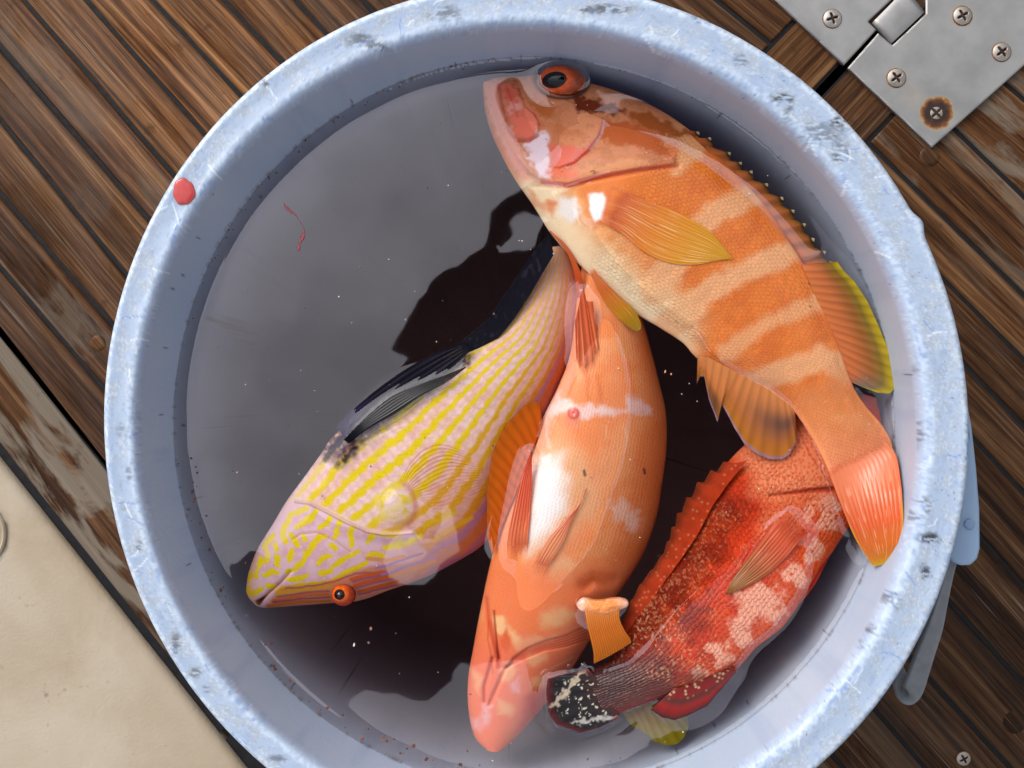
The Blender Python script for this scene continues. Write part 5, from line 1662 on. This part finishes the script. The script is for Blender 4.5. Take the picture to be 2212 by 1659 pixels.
def paint4(P, S, v):
    p = Paint(P, RED)
    n = fbm(P[:, 0] / 60, P[:, 1] / 60, 71, 4)
    n2 = fbm(P[:, 0] / 18, P[:, 1] / 18, 72, 4)
    p.mix(lin(204, 70, 28), sst(.4, .65, n) * .8)
    p.mix(lin(216, 84, 34), sst(.3, .8, v) * .7)
    # darker saddles
    for x0, y0, w, a in ((1450, 1240, 72, .8), (1570, 1110, 40, .7), (1390, 1330, 64, .85), (1310, 1460, 64, .95), (1410, 1440, 46, .75), (1490, 1340, 40, .6), (1520, 1180, 44, .6)):
        d = np.abs((P[:, 0] - x0) * .62 + (P[:, 1] - y0) * -.78) * 0 + np.hypot((P[:, 0] - x0) * .9, (P[:, 1] - y0))
        p.mix(lin(96, 24, 10), sst(w * 1.5, w * .4, d + 60 * (n2 - .5)) * a)
    # specks: one pale dot to many scales, thickest towards the back and the tail
    PW = p.warp(7, 9, 77)
    q, qv = cells(PW[:, 0] / 7.6, PW[:, 1] / 7.6, 73, .95)
    dens = .30 + .5 * sst(.1, -.9, v) + .35 * sst(.62, .8, S) * sst(.9, .3, v)
    cl = fbm(P[:, 0] / 34, P[:, 1] / 34, 75, 3)
    p.mix(SPECK, (qv < dens * 1.1 * sst(.35, .62, cl)) * sst(.18 + .5 * qv / np.maximum(dens, .1) * .5 + .16, .12, q) * sst(.12, .3, S) * .42)
    p.mix(lin(216, 180, 140), sst(.68, .8, S) * (qv < .42 * sst(.35, .6, cl)) * sst(.5, .15, q) * .5)
    # pale blotches with red spots
    for c, w, h in ((R7((1090, 380))[0], 26, 30), (R7((1075, 455))[0], 26, 26), (R7((1000, 585))[0], 24, 28), (R7((905, 690))[0], 30, 26), (R7((935, 735))[0], 26, 16), (R7((740, 850))[0], 52, 44), (R7((820, 900))[0], 26, 20),
                    (R7((640, 965))[0], 26, 34), (R7((660, 1010))[0], 20, 24), (R7((560, 1105))[0], 24, 26), (R7((500, 1060))[0], 26, 14), (R7((430, 1190))[0], 24, 20), (R7((980, 405))[0], 16, 22), (R7((1020, 345))[0], 9, 7)):
        d = np.hypot((P[:, 0] - c[0]) / w, (P[:, 1] - c[1]) / h)
        m = sst(1.2, .6, d + 1.5 * (n2 - .5))
        p.mix(lin(232, 160, 132), m * .85)
    for x, y, r in ((1095, 400, 7), (1070, 420, 5), (1100, 440, 6), (1075, 470, 6), (1060, 440, 4), (1000, 590, 8), (985, 610, 4), (890, 700, 7), (910, 672, 4), (960, 400, 5), (985, 430, 5), (900, 745, 4)):
        c = R7((x, y))[0]
        p.mix(lin(208, 78, 36), sst(r * .75, r * .35, np.hypot(P[:, 0] - c[0], P[:, 1] - c[1])))
    # head: cream net with red-orange dots
    head = R7((640, 110), (800, 0), (1100, -100), (1200, 100), (1120, 280), (900, 320), (780, 340), (720, 300), (740, 200))
    hm = p.poly(head, lin(224, 132, 92), 26, .75, 14, 30, 7)
    hm2 = np.maximum(hm, sst(60, 20, seg_dist(P, R7((1000, 250), (900, 400), (820, 480)))[0]) * .7)
    p.mix(lin(228, 144, 100), hm2 * .5)
    q, qv = cells(P[:, 0] / 9, P[:, 1] / 9, 83, .6)
    p.mix(lin(206, 78, 40), hm2 * sst(.40, .26, q) * (qv < .85) * .9)
    # fold behind the gill
    gl = R7((800, 318), (900, 305), (1000, 292), (1120, 285))
    p.line(gl, [1, 3, 5, 6], lin(150, 30, 16), 3, .8); p.groove(gl, 5, 1.4)
    gl = R2((650, 890), (680, 980), (710, 1060), (800, 1190))
    p.line(gl, 1.4, lin(170, 60, 50), 2, .6)
    # belly edge brighter, slit along the lower right
    sl = R7((1110, 620), (1060, 680), (1000, 770), (940, 870))
    p.line(sl, [3, 5, 5, 2], lin(168, 14, 14), 3, .9); p.groove(sl, 5, 1.2)
    # tail end blackish
    p.mix(lin(48, 24, 24), sst(.72, .93, S + .14 * (n2 - .5)) * .85)
    p.mix(lin(128, 16, 14), sst(.6, .95, v) * sst(.66, .8, S) * .7)
    return p


F4 = [(1880, 850, 1908, 862), (1830, 855, 1922, 920), (1770, 870, 1922, 990), (1710, 895, 1902, 1060), (1652, 940, 1865, 1120), (1602, 985, 1838, 1157), (1560, 1035, 1800, 1214), (1525, 1085, 1768, 1268), (1492, 1150, 1730, 1315), (1452, 1208, 1692, 1363),
      (1408, 1268, 1640, 1402), (1374, 1325, 1598, 1446), (1352, 1375, 1545, 1476), (1335, 1415, 1480, 1495), (1305, 1437, 1412, 1515), (1282, 1448, 1348, 1536), (1266, 1456, 1312, 1552)]
fish_body(g4, M_RED, F4, [(0, -9), (3, -6), (5, -1), (7, 2.4), (9, 3.6), (12, 4.2), (14, 4.4), (16, 3.4)], [(0, 3), (2, 9), (6, 15), (9, 15), (12, 11), (14, 7), (16, 2.2)], [(0, 3), (2, 10), (6, 22), (9, 22), (12, 14), (14, 8), (16, 2.2)],
          [(0, 0), (4, 2), (8, 5), (12, 3), (14, 1.5), (16, 0)], paint4, scaly=lambda P, S, v: sst(.2, .3, S) * sst(0, .15, 1 - np.abs(v)), expo=.5)
fin('pectoral_fin', g4, 'edges', R7((880, 390), (800, 460), (720, 560), (650, 650), (600, 720), (564, 790)), R7((980, 500), (930, 540), (860, 620), (780, 690), (680, 750), (572, 796)), 3, 5,
    rayed([(0, lin(220, 90, 50)), (.3, lin(214, 86, 50)), (.65, lin(168, 92, 40)), (1, lin(164, 112, 30))], 9, .25, 6, .7, lin(242, 150, 116)), 9, 80, 90, .6, .35, lay=.7, fade=0.25)
d4b = [(1602, 985), (1562, 1033), (1526, 1084), (1492, 1150), (1452, 1208), (1408, 1268), (1374, 1325), (1352, 1375), (1336, 1410)]
tips4 = [(1578, 1010), (1550, 1024), (1521, 1045), (1494, 1077), (1470, 1110), (1456, 1139), (1442, 1168), (1428, 1196), (1402, 1228), (1376, 1254), (1354, 1290), (1338, 1326), (1328, 1372), (1330, 1405)]
_b4 = resample(d4b, len(tips4))
tips4 = [tuple(np.array(t_) * (1 - k_) + b_ * k_) for t_, b_, k_ in zip(tips4, _b4, np.interp(np.arange(len(tips4)), [0, 5, 8, 13], [.1, .2, .5, .6]))]
o4 = []
for i, t_ in enumerate(tips4):
    t_ = np.array(t_, float)
    if i:
        pv = np.array(tips4[i - 1], float); nrm_ = np.array([(t_ - pv)[1], -(t_ - pv)[0]]); nrm_ /= -np.linalg.norm(nrm_)
        amp = (9, 8, 8, 7, 6, 5, 3, 2)[min(i - 1, 7)]
        o4.append(pv * .82 + t_ * .18 + nrm_ * amp * 1.5)
    o4.append(t_)


def dors4(P, U, W):
    c = lerp3([(0, lin(190, 60, 26)), (.6, lin(180, 62, 30)), (1, lin(120, 50, 26))], W)
    r = .5 + .5 * np.cos(2 * np.pi * 13 * U)
    c = c * (1 - .12 * (r ** 2)[:, None]) * (.8 + .4 * fbm(P[:, 0] / 14, P[:, 1] / 14, 94, 3))[:, None]
    q, qv = cells(P[:, 0] / 11, P[:, 1] / 11, 93)
    m = ((qv < .3) * sst(.34, .15, q) * .45 * sst(1, .5, W))[:, None]
    return c * (1 - m) + lin(222, 140, 100) * m


fin('dorsal_fin', g4, 'base', d4b, o4, -6, -8.5, dors4, 13, 320, 40, .4, .06, root=20)


def tail4(P, U, W):
    c = lerp3([(0, lin(66, 34, 32)), (.4, lin(34, 28, 32)), (.85, lin(30, 24, 28)), (1, lin(96, 20, 22))], W)
    x_ = P[:, 0] + 9 * (fbm(P[:, 0] / 10, P[:, 1] / 10, 5, 2) - .5); y_ = P[:, 1] + 9 * (fbm(P[:, 0] / 10, P[:, 1] / 10, 15, 2) - .5)
    q, qv = cells(x_ / 9, y_ / 8, 95, .98)
    m = ((qv < .5) * sst(.16 + .45 * qv, .08 + .3 * qv, q) * sst(.9, .7, W) * sst(.2, .3, U) * sst(.85, .75, U))[:, None]
    c = c * (1 - m) + lin(206, 200, 178) * m
    e = (sst(.0, .10, .155 - np.abs(U - .19)) * 0)[:, None]
    pp = Paint(P, (0, 0, 0)); pp.col = c
    pp.line(R6((1070, 960), (1020, 1020), (950, 1110), (890, 1180), (850, 1220)), [5, 5, 6, 5, 4], lin(206, 186, 160), 3, .8, 9, 9)
    pp.line(R6((1310, 1295), (1220, 1290), (1130, 1310), (1050, 1320), (990, 1335)), [5, 5, 5, 4, 3], lin(204, 194, 186), 3, .75, 9, 9)
    pp.mix(lin(110, 16, 18), sst(.12, .05, U) * .8); pp.mix(lin(120, 16, 18), sst(.9, .97, U) * .9)
    return pp.col


fin('tail_fin', g4, 'base', [(1270, 1442), (1286, 1462), (1300, 1490), (1318, 1520), (1338, 1545)], R6((1060, 965), (940, 985), (820, 1020), (808, 1090), (812, 1160), (826, 1270), (880, 1340), (960, 1370), (1050, 1402), (1180, 1366), (1310, 1300)), 2.8, 2.2, tail4, 10, 120, 80, .5, .3)


def anal4(P, U, W):
    c = lerp3([(0, lin(120, 20, 14)), (.7, lin(150, 26, 16)), (.88, lin(130, 20, 16)), (1, lin(40, 24, 34))], W)
    q, qv = cells(P[:, 0] / 9, P[:, 1] / 9, 97)
    m = ((qv < .4) * sst(.42, .25, q) * sst(.55, .3, W) * .8)[:, None]
    c = c * (1 - m) + lin(206, 170, 130) * m
    m = (np.exp(-((W - .48) / .10) ** 2) * .7)[:, None]
    return c * (1 - m) + lin(50, 40, 34) * m


fin('anal_fin', g4, 'base', R9((560, 890), (700, 860), (850, 800), (1000, 740), (1110, 735)), R9((355, 1085), (450, 1150), (560, 1175), (680, 1135), (850, 1050), (920, 960), (1110, 745)), 3.4, 2.0, anal4, 9, 130, 50, .8, .3)


def olive(P, U, W):
    c = lerp3([(0, lin(122, 84, 24)), (.5, lin(132, 104, 20)), (1, lin(140, 128, 24))], W)
    r = .5 + .5 * np.cos(2 * np.pi * 8 * U)
    return c * (1 - .25 * (r ** 2)[:, None]) * (.85 + .3 * fbm(U * 10, W * 3, 6, 3))[:, None]


of_ = fin('pelvic_fin', g4, 'base', R9((110, 1130), (220, 1080), (350, 1020), (450, 1060), (560, 1120)), R9((190, 1250), (330, 1330), (400, 1400), (520, 1438), (600, 1425), (660, 1370), (705, 1270), (690, 1180), (640, 1150)), -5, -6, olive, 8, 110, 60, .5, .35)
of_['label'] = 'olive green fin showing below the tail'

# ------------------------------------------------------------------ water: level surface that creeps up what it touches
gx = GX0 + CELL * np.arange(GNX); gy = GY0 + CELL * np.arange(GNY)
PXg, PYg = np.meshgrid(gx, gy)
H = HMAP.copy()
for _ in range(1):      # close pinholes
    q = np.pad(H, 1, constant_values=-99.)
    nb = np.max([q[1 + dy:1 + dy + GNY, 1 + dx:1 + dx + GNX] for dy in (-1, 0, 1) for dx in (-1, 0, 1)], 0)
    H = np.where(H < -90, nb, H)
HM = 1.4
q = H.copy(); q[q < -90] = -12
for _ in range(2):
    pq = np.pad(q, 1, mode='edge')
    q = (pq[:-2, 1:-1] + pq[2:, 1:-1] + pq[1:-1, :-2] + pq[1:-1, 2:] + 2 * q) / 6
mask = q > HM
rel = np.hypot((PXg - 1154) / 777, (PYg - 914) / 791)
wall = rel > .9985
h = np.zeros_like(H)
lam = 3.6e-3 / (CELL * KW)
for _ in range(160):
    p_ = np.pad(h, 1, mode='edge')
    h = (p_[:-2, 1:-1] + p_[2:, 1:-1] + p_[1:-1, :-2] + p_[1:-1, 2:]) / (4 + 1 / lam ** 2)
    h[mask] = HM * .95
    h[wall] = 1.6
rip = .07 * (fbm(PXg / 70, PYg / 70, 101, 1) - .5) + .012 * (fbm(PXg / 34, PYg / 34, 103, 1) - .5)
h = h + rip * (1 - mask)
inside = rel < 1.012
ids = -np.ones(H.shape, int)
ids[inside] = np.arange(inside.sum())
Vw = np.c_[(PXg[inside] - CX) * KW, -(PYg[inside] - CY) * KW, ZW + h[inside] * .001]
c4 = np.stack([ids[:-1, :-1], ids[1:, :-1], ids[1:, 1:], ids[:-1, 1:]], -1).reshape(-1, 4)
c4 = c4[(c4 >= 0).all(1)]
nW = len(Vw)
# rim edges of the sheet, extruded down to the bottom
from collections import Counter
ed = np.concatenate([c4[:, [0, 1]], c4[:, [1, 2]], c4[:, [2, 3]], c4[:, [3, 0]]])
key = np.sort(ed, 1); kk = key[:, 0].astype(np.int64) * nW + key[:, 1]
uq, inv, cnt = np.unique(kk, return_inverse=True, return_counts=True)
bed = ed[cnt[inv] == 1]
bv = np.unique(bed)
remap = -np.ones(nW, int); remap[bv] = np.arange(len(bv))
low = Vw[bv].copy(); cw = low[:, :2].mean(0); low[:, :2] = cw + (low[:, :2] - cw) * .99; low[:, 2] = .011
side = np.stack([bed[:, 1], bed[:, 0], nW + remap[bed[:, 0]], nW + remap[bed[:, 1]]], 1)
me = bpy.data.meshes.new('water')
allV = np.vstack([Vw, low])
order = np.argsort(np.arctan2(low[:, 1] - cw[1], low[:, 0] - cw[0]))
faces = [tuple(f) for f in np.vstack([c4, side]).tolist()]
# bottom as a fan
allV = np.vstack([allV, [cw[0], cw[1], .011]]); ci = len(allV) - 1
eb = {}
for a, b in bed.tolist():
    faces.append((nW + int(remap[a]), nW + int(remap[b]), ci))
me.from_pydata(allV.tolist(), [], faces)
me.polygons.foreach_set('use_smooth', np.ones(len(me.polygons), bool))
t = NT('bucket_water')
ge_ = t.n('ShaderNodeNewGeometry')
dt = t.n('ShaderNodeVectorMath', operation='DOT_PRODUCT'); t.l(ge_.outputs['Normal'], dt.inputs[0]); t.l(ge_.outputs['Incoming'], dt.inputs[1])
cs = t.math('POWER', t.math('SUBTRACT', 1.0, t.math('ABSOLUTE', dt.outputs['Value'])), 5.0)
frs = t.math('ADD', .105, t.math('MULTIPLY', cs, .8))
gl = t.n('ShaderNodeBsdfGlossy'); gl.inputs['Roughness'].default_value = 0.02; gl.inputs['Color'].default_value = (1.0, .955, .985, 1)
tr = t.n('ShaderNodeBsdfTransparent')
mx = t.n('ShaderNodeMixShader')
t.l(frs, mx.inputs[0]); t.l(tr.outputs[0], mx.inputs[1]); t.l(gl.outputs[0], mx.inputs[2])
va = t.n('ShaderNodeVolumeAbsorption')
va.inputs['Color'].default_value = (.50, .22, .15, 1); va.inputs['Density'].default_value = 6.5
t.l(va.outputs[0], t.out.inputs['Volume'])
me.materials.append(t.done(mx))
water = bpy.data.objects.new('water', me); COL.objects.link(water)
structure(water)

# floating flecks and scraps on the water
fv, ff, fc = [], [], []
r_ = random.Random(21)


def fleck(x, y, s, c, zmm=.15, n=6):
    b = len(fv)
    ix = int(np.clip(round((x - GX0) / CELL), 0, GNX - 1)); iy = int(np.clip(round((y - GY0) / CELL), 0, GNY - 1))
    z0 = max(h[iy, ix], H[iy, ix] if mask[iy, ix] else -99)
    a0 = r_.uniform(0, 6)
    st = r_.uniform(.4, 1)
    for zz, k in ((zmm + .25, .75), (zmm - .25, 1.0)):
        for i in range(n):
            t_ = a0 + 2 * math.pi * i / n
            rr = s * k * r_.uniform(.6, 1.2)
            u, v = rr * math.cos(t_), rr * st * math.sin(t_)
            fv.append((*w2((x + u * math.cos(a0) - v * math.sin(a0), y + u * math.sin(a0) + v * math.cos(a0)), KW), ZW + (z0 + zz) * .001)); fc.append(c)
    ff.append(tuple(range(b, b + n)))
    for i in range(n):
        ff.append((b + i, b + n + i, b + n + (i + 1) % n, b + (i + 1) % n))


for i in range(150):
    while True:
        x = r_.uniform(400, 1920); y = r_.uniform(140, 1650)
        if math.hypot((x - 1154) / 777, (y - 914) / 791) < .98: break
    fleck(x, y, r_.choice([1.2, 1.4, 1.7, 2.2]), r_.choice([lin(210, 190, 180), lin(150, 110, 95), lin(110, 70, 60), lin(225, 215, 205)]))
for i in range(70):
    t_ = math.radians(r_.uniform(75, 175)); k = r_.uniform(.945, .995)
    fleck(1154 + 777 * k * math.cos(t_), 914 + 791 * k * math.sin(t_), r_.choice([1.8, 2.4, 3.2, 5]), r_.choice([lin(120, 70, 56), lin(100, 62, 52), lin(140, 90, 74)]))
for i in range(40):
    t_ = math.radians(r_.uniform(195, 300)); k = r_.uniform(.985, .999)
    fleck(1154 + 777 * k * math.cos(t_), 914 + 791 * k * math.sin(t_), r_.choice([1.6, 2.2, 2.8]), r_.choice([lin(110, 74, 66), lin(90, 62, 58)]))
for x, y, s, c in ((765, 1393, 5, lin(236, 208, 200)), (801, 1358, 4.5, lin(150, 96, 90)), (796, 1388, 3.5, lin(140, 100, 96)), (700, 1250, 2, lin(230, 220, 210)), (1437, 803, 3.4, lin(220, 160, 130)), (1450, 808, 3, lin(210, 140, 110)),
                   (1065, 963, 3, lin(110, 70, 50)), (1600, 1010, 3, lin(150, 90, 70)), (884, 1290, 2, lin(220, 210, 200)), (840, 560, 2.4, lin(170, 170, 172)), (876, 690, 2.2, lin(150, 150, 152)), (650, 800, 1.6, lin(180, 180, 182)),
                   (1016, 1500, 3, lin(130, 96, 88)), (1030, 540, 2, lin(150, 90, 80)), (835, 1600, 4.5, lin(120, 74, 60)), (893, 1611, 5, lin(116, 70, 58)), (1010, 1622, 4, lin(110, 70, 62)), (1270, 1640, 4, lin(96, 84, 84))):
    fleck(x, y, s, c, .2, 7)
M_FLECK = gloss_mat('wet_scraps', .4)
structure(mesh_obj('floating_flecks', fv, ff, M_FLECK, col=np.array(fc), smooth=False), 'stuff')

M_BUB = NT('bubble_film')
_g = M_BUB.n('ShaderNodeBsdfGlossy'); _g.inputs['Roughness'].default_value = .02
_t = M_BUB.n('ShaderNodeBsdfTransparent'); _t.inputs['Color'].default_value = (.86, .82, .82, 1)
_lw = M_BUB.n('ShaderNodeLayerWeight'); _lw.inputs[0].default_value = .35
_m = M_BUB.n('ShaderNodeMixShader'); M_BUB.l(_lw.outputs['Facing'], _m.inputs[0]); M_BUB.l(_t.outputs[0], _m.inputs[1]); M_BUB.l(_g.outputs[0], _m.inputs[2])
M_BUB = M_BUB.done(_m)
for (c, r) in ((R6((1625, 735))[0], 7), (R6((1075, 932))[0], 6.5), (R6((970, 936))[0], 4.5), (R6((1155, 385))[0], 4), (R5((790, 315))[0], 4), (R5((800, 290))[0], 3), (R3((1325, 640))[0], 4), (R2((530, 1210))[0], 4.5)):
    ix = int(round((c[0] - GX0) / CELL)); iy = int(round((c[1] - GY0) / CELL))
    zb = max(h[iy, ix], H[iy, ix])
    V = []
    for j in range(8):
        a_ = j / 7 * math.pi / 2
        for i in range(24):
            t_ = 2 * math.pi * i / 24
            V.append((*w2((c[0] + r * math.sin(a_) * math.cos(t_), c[1] + r * math.sin(a_) * math.sin(t_)), KW), ZW + zb * .001 + r * KW * .8 * math.cos(a_)))
    tag(mesh_obj('bubble', V, grid_faces(8, 24, True), M_BUB), 'small clear bubble at the edge of the water round a fish', 'bubble', 'bubbles on the water')

# thin red thread drifting on the left
pth = crom([(613, 438, 0), (620, 450, 0), (632, 460, 0), (640, 466, 0), (650, 482, 0), (657, 497, 0), (655, 510, 0), (650, 520, 0), (646, 530, 0), (645, 543, 0)], 60)
wd = np.interp(np.linspace(0, 1, 60), [0, .12, .25, .4, .55, .68, .75, .85, .93, 1], [.6, 3.2, 2.0, .7, .7, 4.2, 3.6, 1.2, 4, 1])
V = []; 
for i in range(60):
    t_ = pth[min(59, i + 1)] - pth[max(0, i - 1)]; t2 = t_[:2] / np.linalg.norm(t_[:2]); nn = np.array([-t2[1], t2[0]])
    for j in range(8):
        a = 2 * math.pi * j / 8
        p_ = pth[i, :2] + nn * wd[i] * math.cos(a)
        V.append((*w2(p_, KW), ZW + .0004 + .0004 * math.sin(a)))
tag(mesh_obj('red_thread', V, grid_faces(60, 8, True), M_DROP, col=np.tile(lin(196, 96, 100), (len(V), 1))), 'thin red thread of flesh floating on the grey water at the left', 'scrap')

# ------------------------------------------------------------------ unseen blocker added overhead, cut to give the water its dark reflection
ZC = HC + 1.9
KC = ((HC - ZW) + (ZC - ZW)) / F_PX
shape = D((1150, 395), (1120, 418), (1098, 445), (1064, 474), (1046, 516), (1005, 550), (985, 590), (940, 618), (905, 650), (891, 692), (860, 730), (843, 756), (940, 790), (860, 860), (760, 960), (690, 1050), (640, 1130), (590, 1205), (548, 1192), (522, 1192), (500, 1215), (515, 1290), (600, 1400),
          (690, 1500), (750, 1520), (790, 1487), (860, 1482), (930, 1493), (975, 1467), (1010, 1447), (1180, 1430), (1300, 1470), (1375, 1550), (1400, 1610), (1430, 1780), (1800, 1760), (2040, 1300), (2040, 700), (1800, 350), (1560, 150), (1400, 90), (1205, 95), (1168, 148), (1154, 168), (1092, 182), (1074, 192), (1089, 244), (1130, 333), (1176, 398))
hole = D((813, 1215), (845, 1160), (890, 1130), (912, 1152), (945, 1150), (955, 1110), (970, 1090), (985, 1130), (990, 1190), (955, 1240), (925, 1262), (870, 1272), (838, 1250))  # openings in the added blocker leave patches of reflected sky
cu = bpy.data.curves.new('reflection_blocker', 'CURVE'); cu.dimensions = '2D'; cu.fill_mode = 'BOTH'; cu.extrude = .006
hole2 = R1((950, 312), (1000, 290), (1100, 312), (1200, 390), (1300, 540), (1450, 690), (1375, 612), (1250, 525), (1100, 430), (1000, 350))
hole3 = R4((1278, 212), (1300, 202), (1318, 225), (1340, 190), (1365, 140), (1420, 85), (1500, 62), (1580, 108), (1482, 122), (1458, 200), (1440, 270), (1380, 300), (1310, 290), (1296, 240))
for pts in (shape, hole, hole2, hole3):
    s_ = cu.splines.new('POLY'); s_.points.add(len(pts) - 1); s_.use_cyclic_u = True
    for i, p_ in enumerate(pts):
        x, y = w2(p_, KC); s_.points[i].co = (x, y, 0, 1)
tmp = bpy.data.objects.new('reflection_blocker', cu)
COL.objects.link(tmp)
bpy.context.view_layer.update()
mesh_c = bpy.data.meshes.new_from_object(tmp.evaluated_get(bpy.context.evaluated_depsgraph_get()))
bpy.data.objects.remove(tmp)
M_BLOCKER = NT('dark_blocker'); M_BLOCKER = M_BLOCKER.done(M_BLOCKER.bsdf(Base_Color=(.02, .014, .013), Roughness=.9))
mesh_c.materials.clear(); mesh_c.materials.append(M_BLOCKER)
blocker_ob = bpy.data.objects.new('reflection_blocker', mesh_c); COL.objects.link(blocker_ob); blocker_ob.location = (0, 0, ZC)
tag(blocker_ob, 'added dark blocker overhead, out of the picture, shaped to make the dark reflection in the water', 'awning')
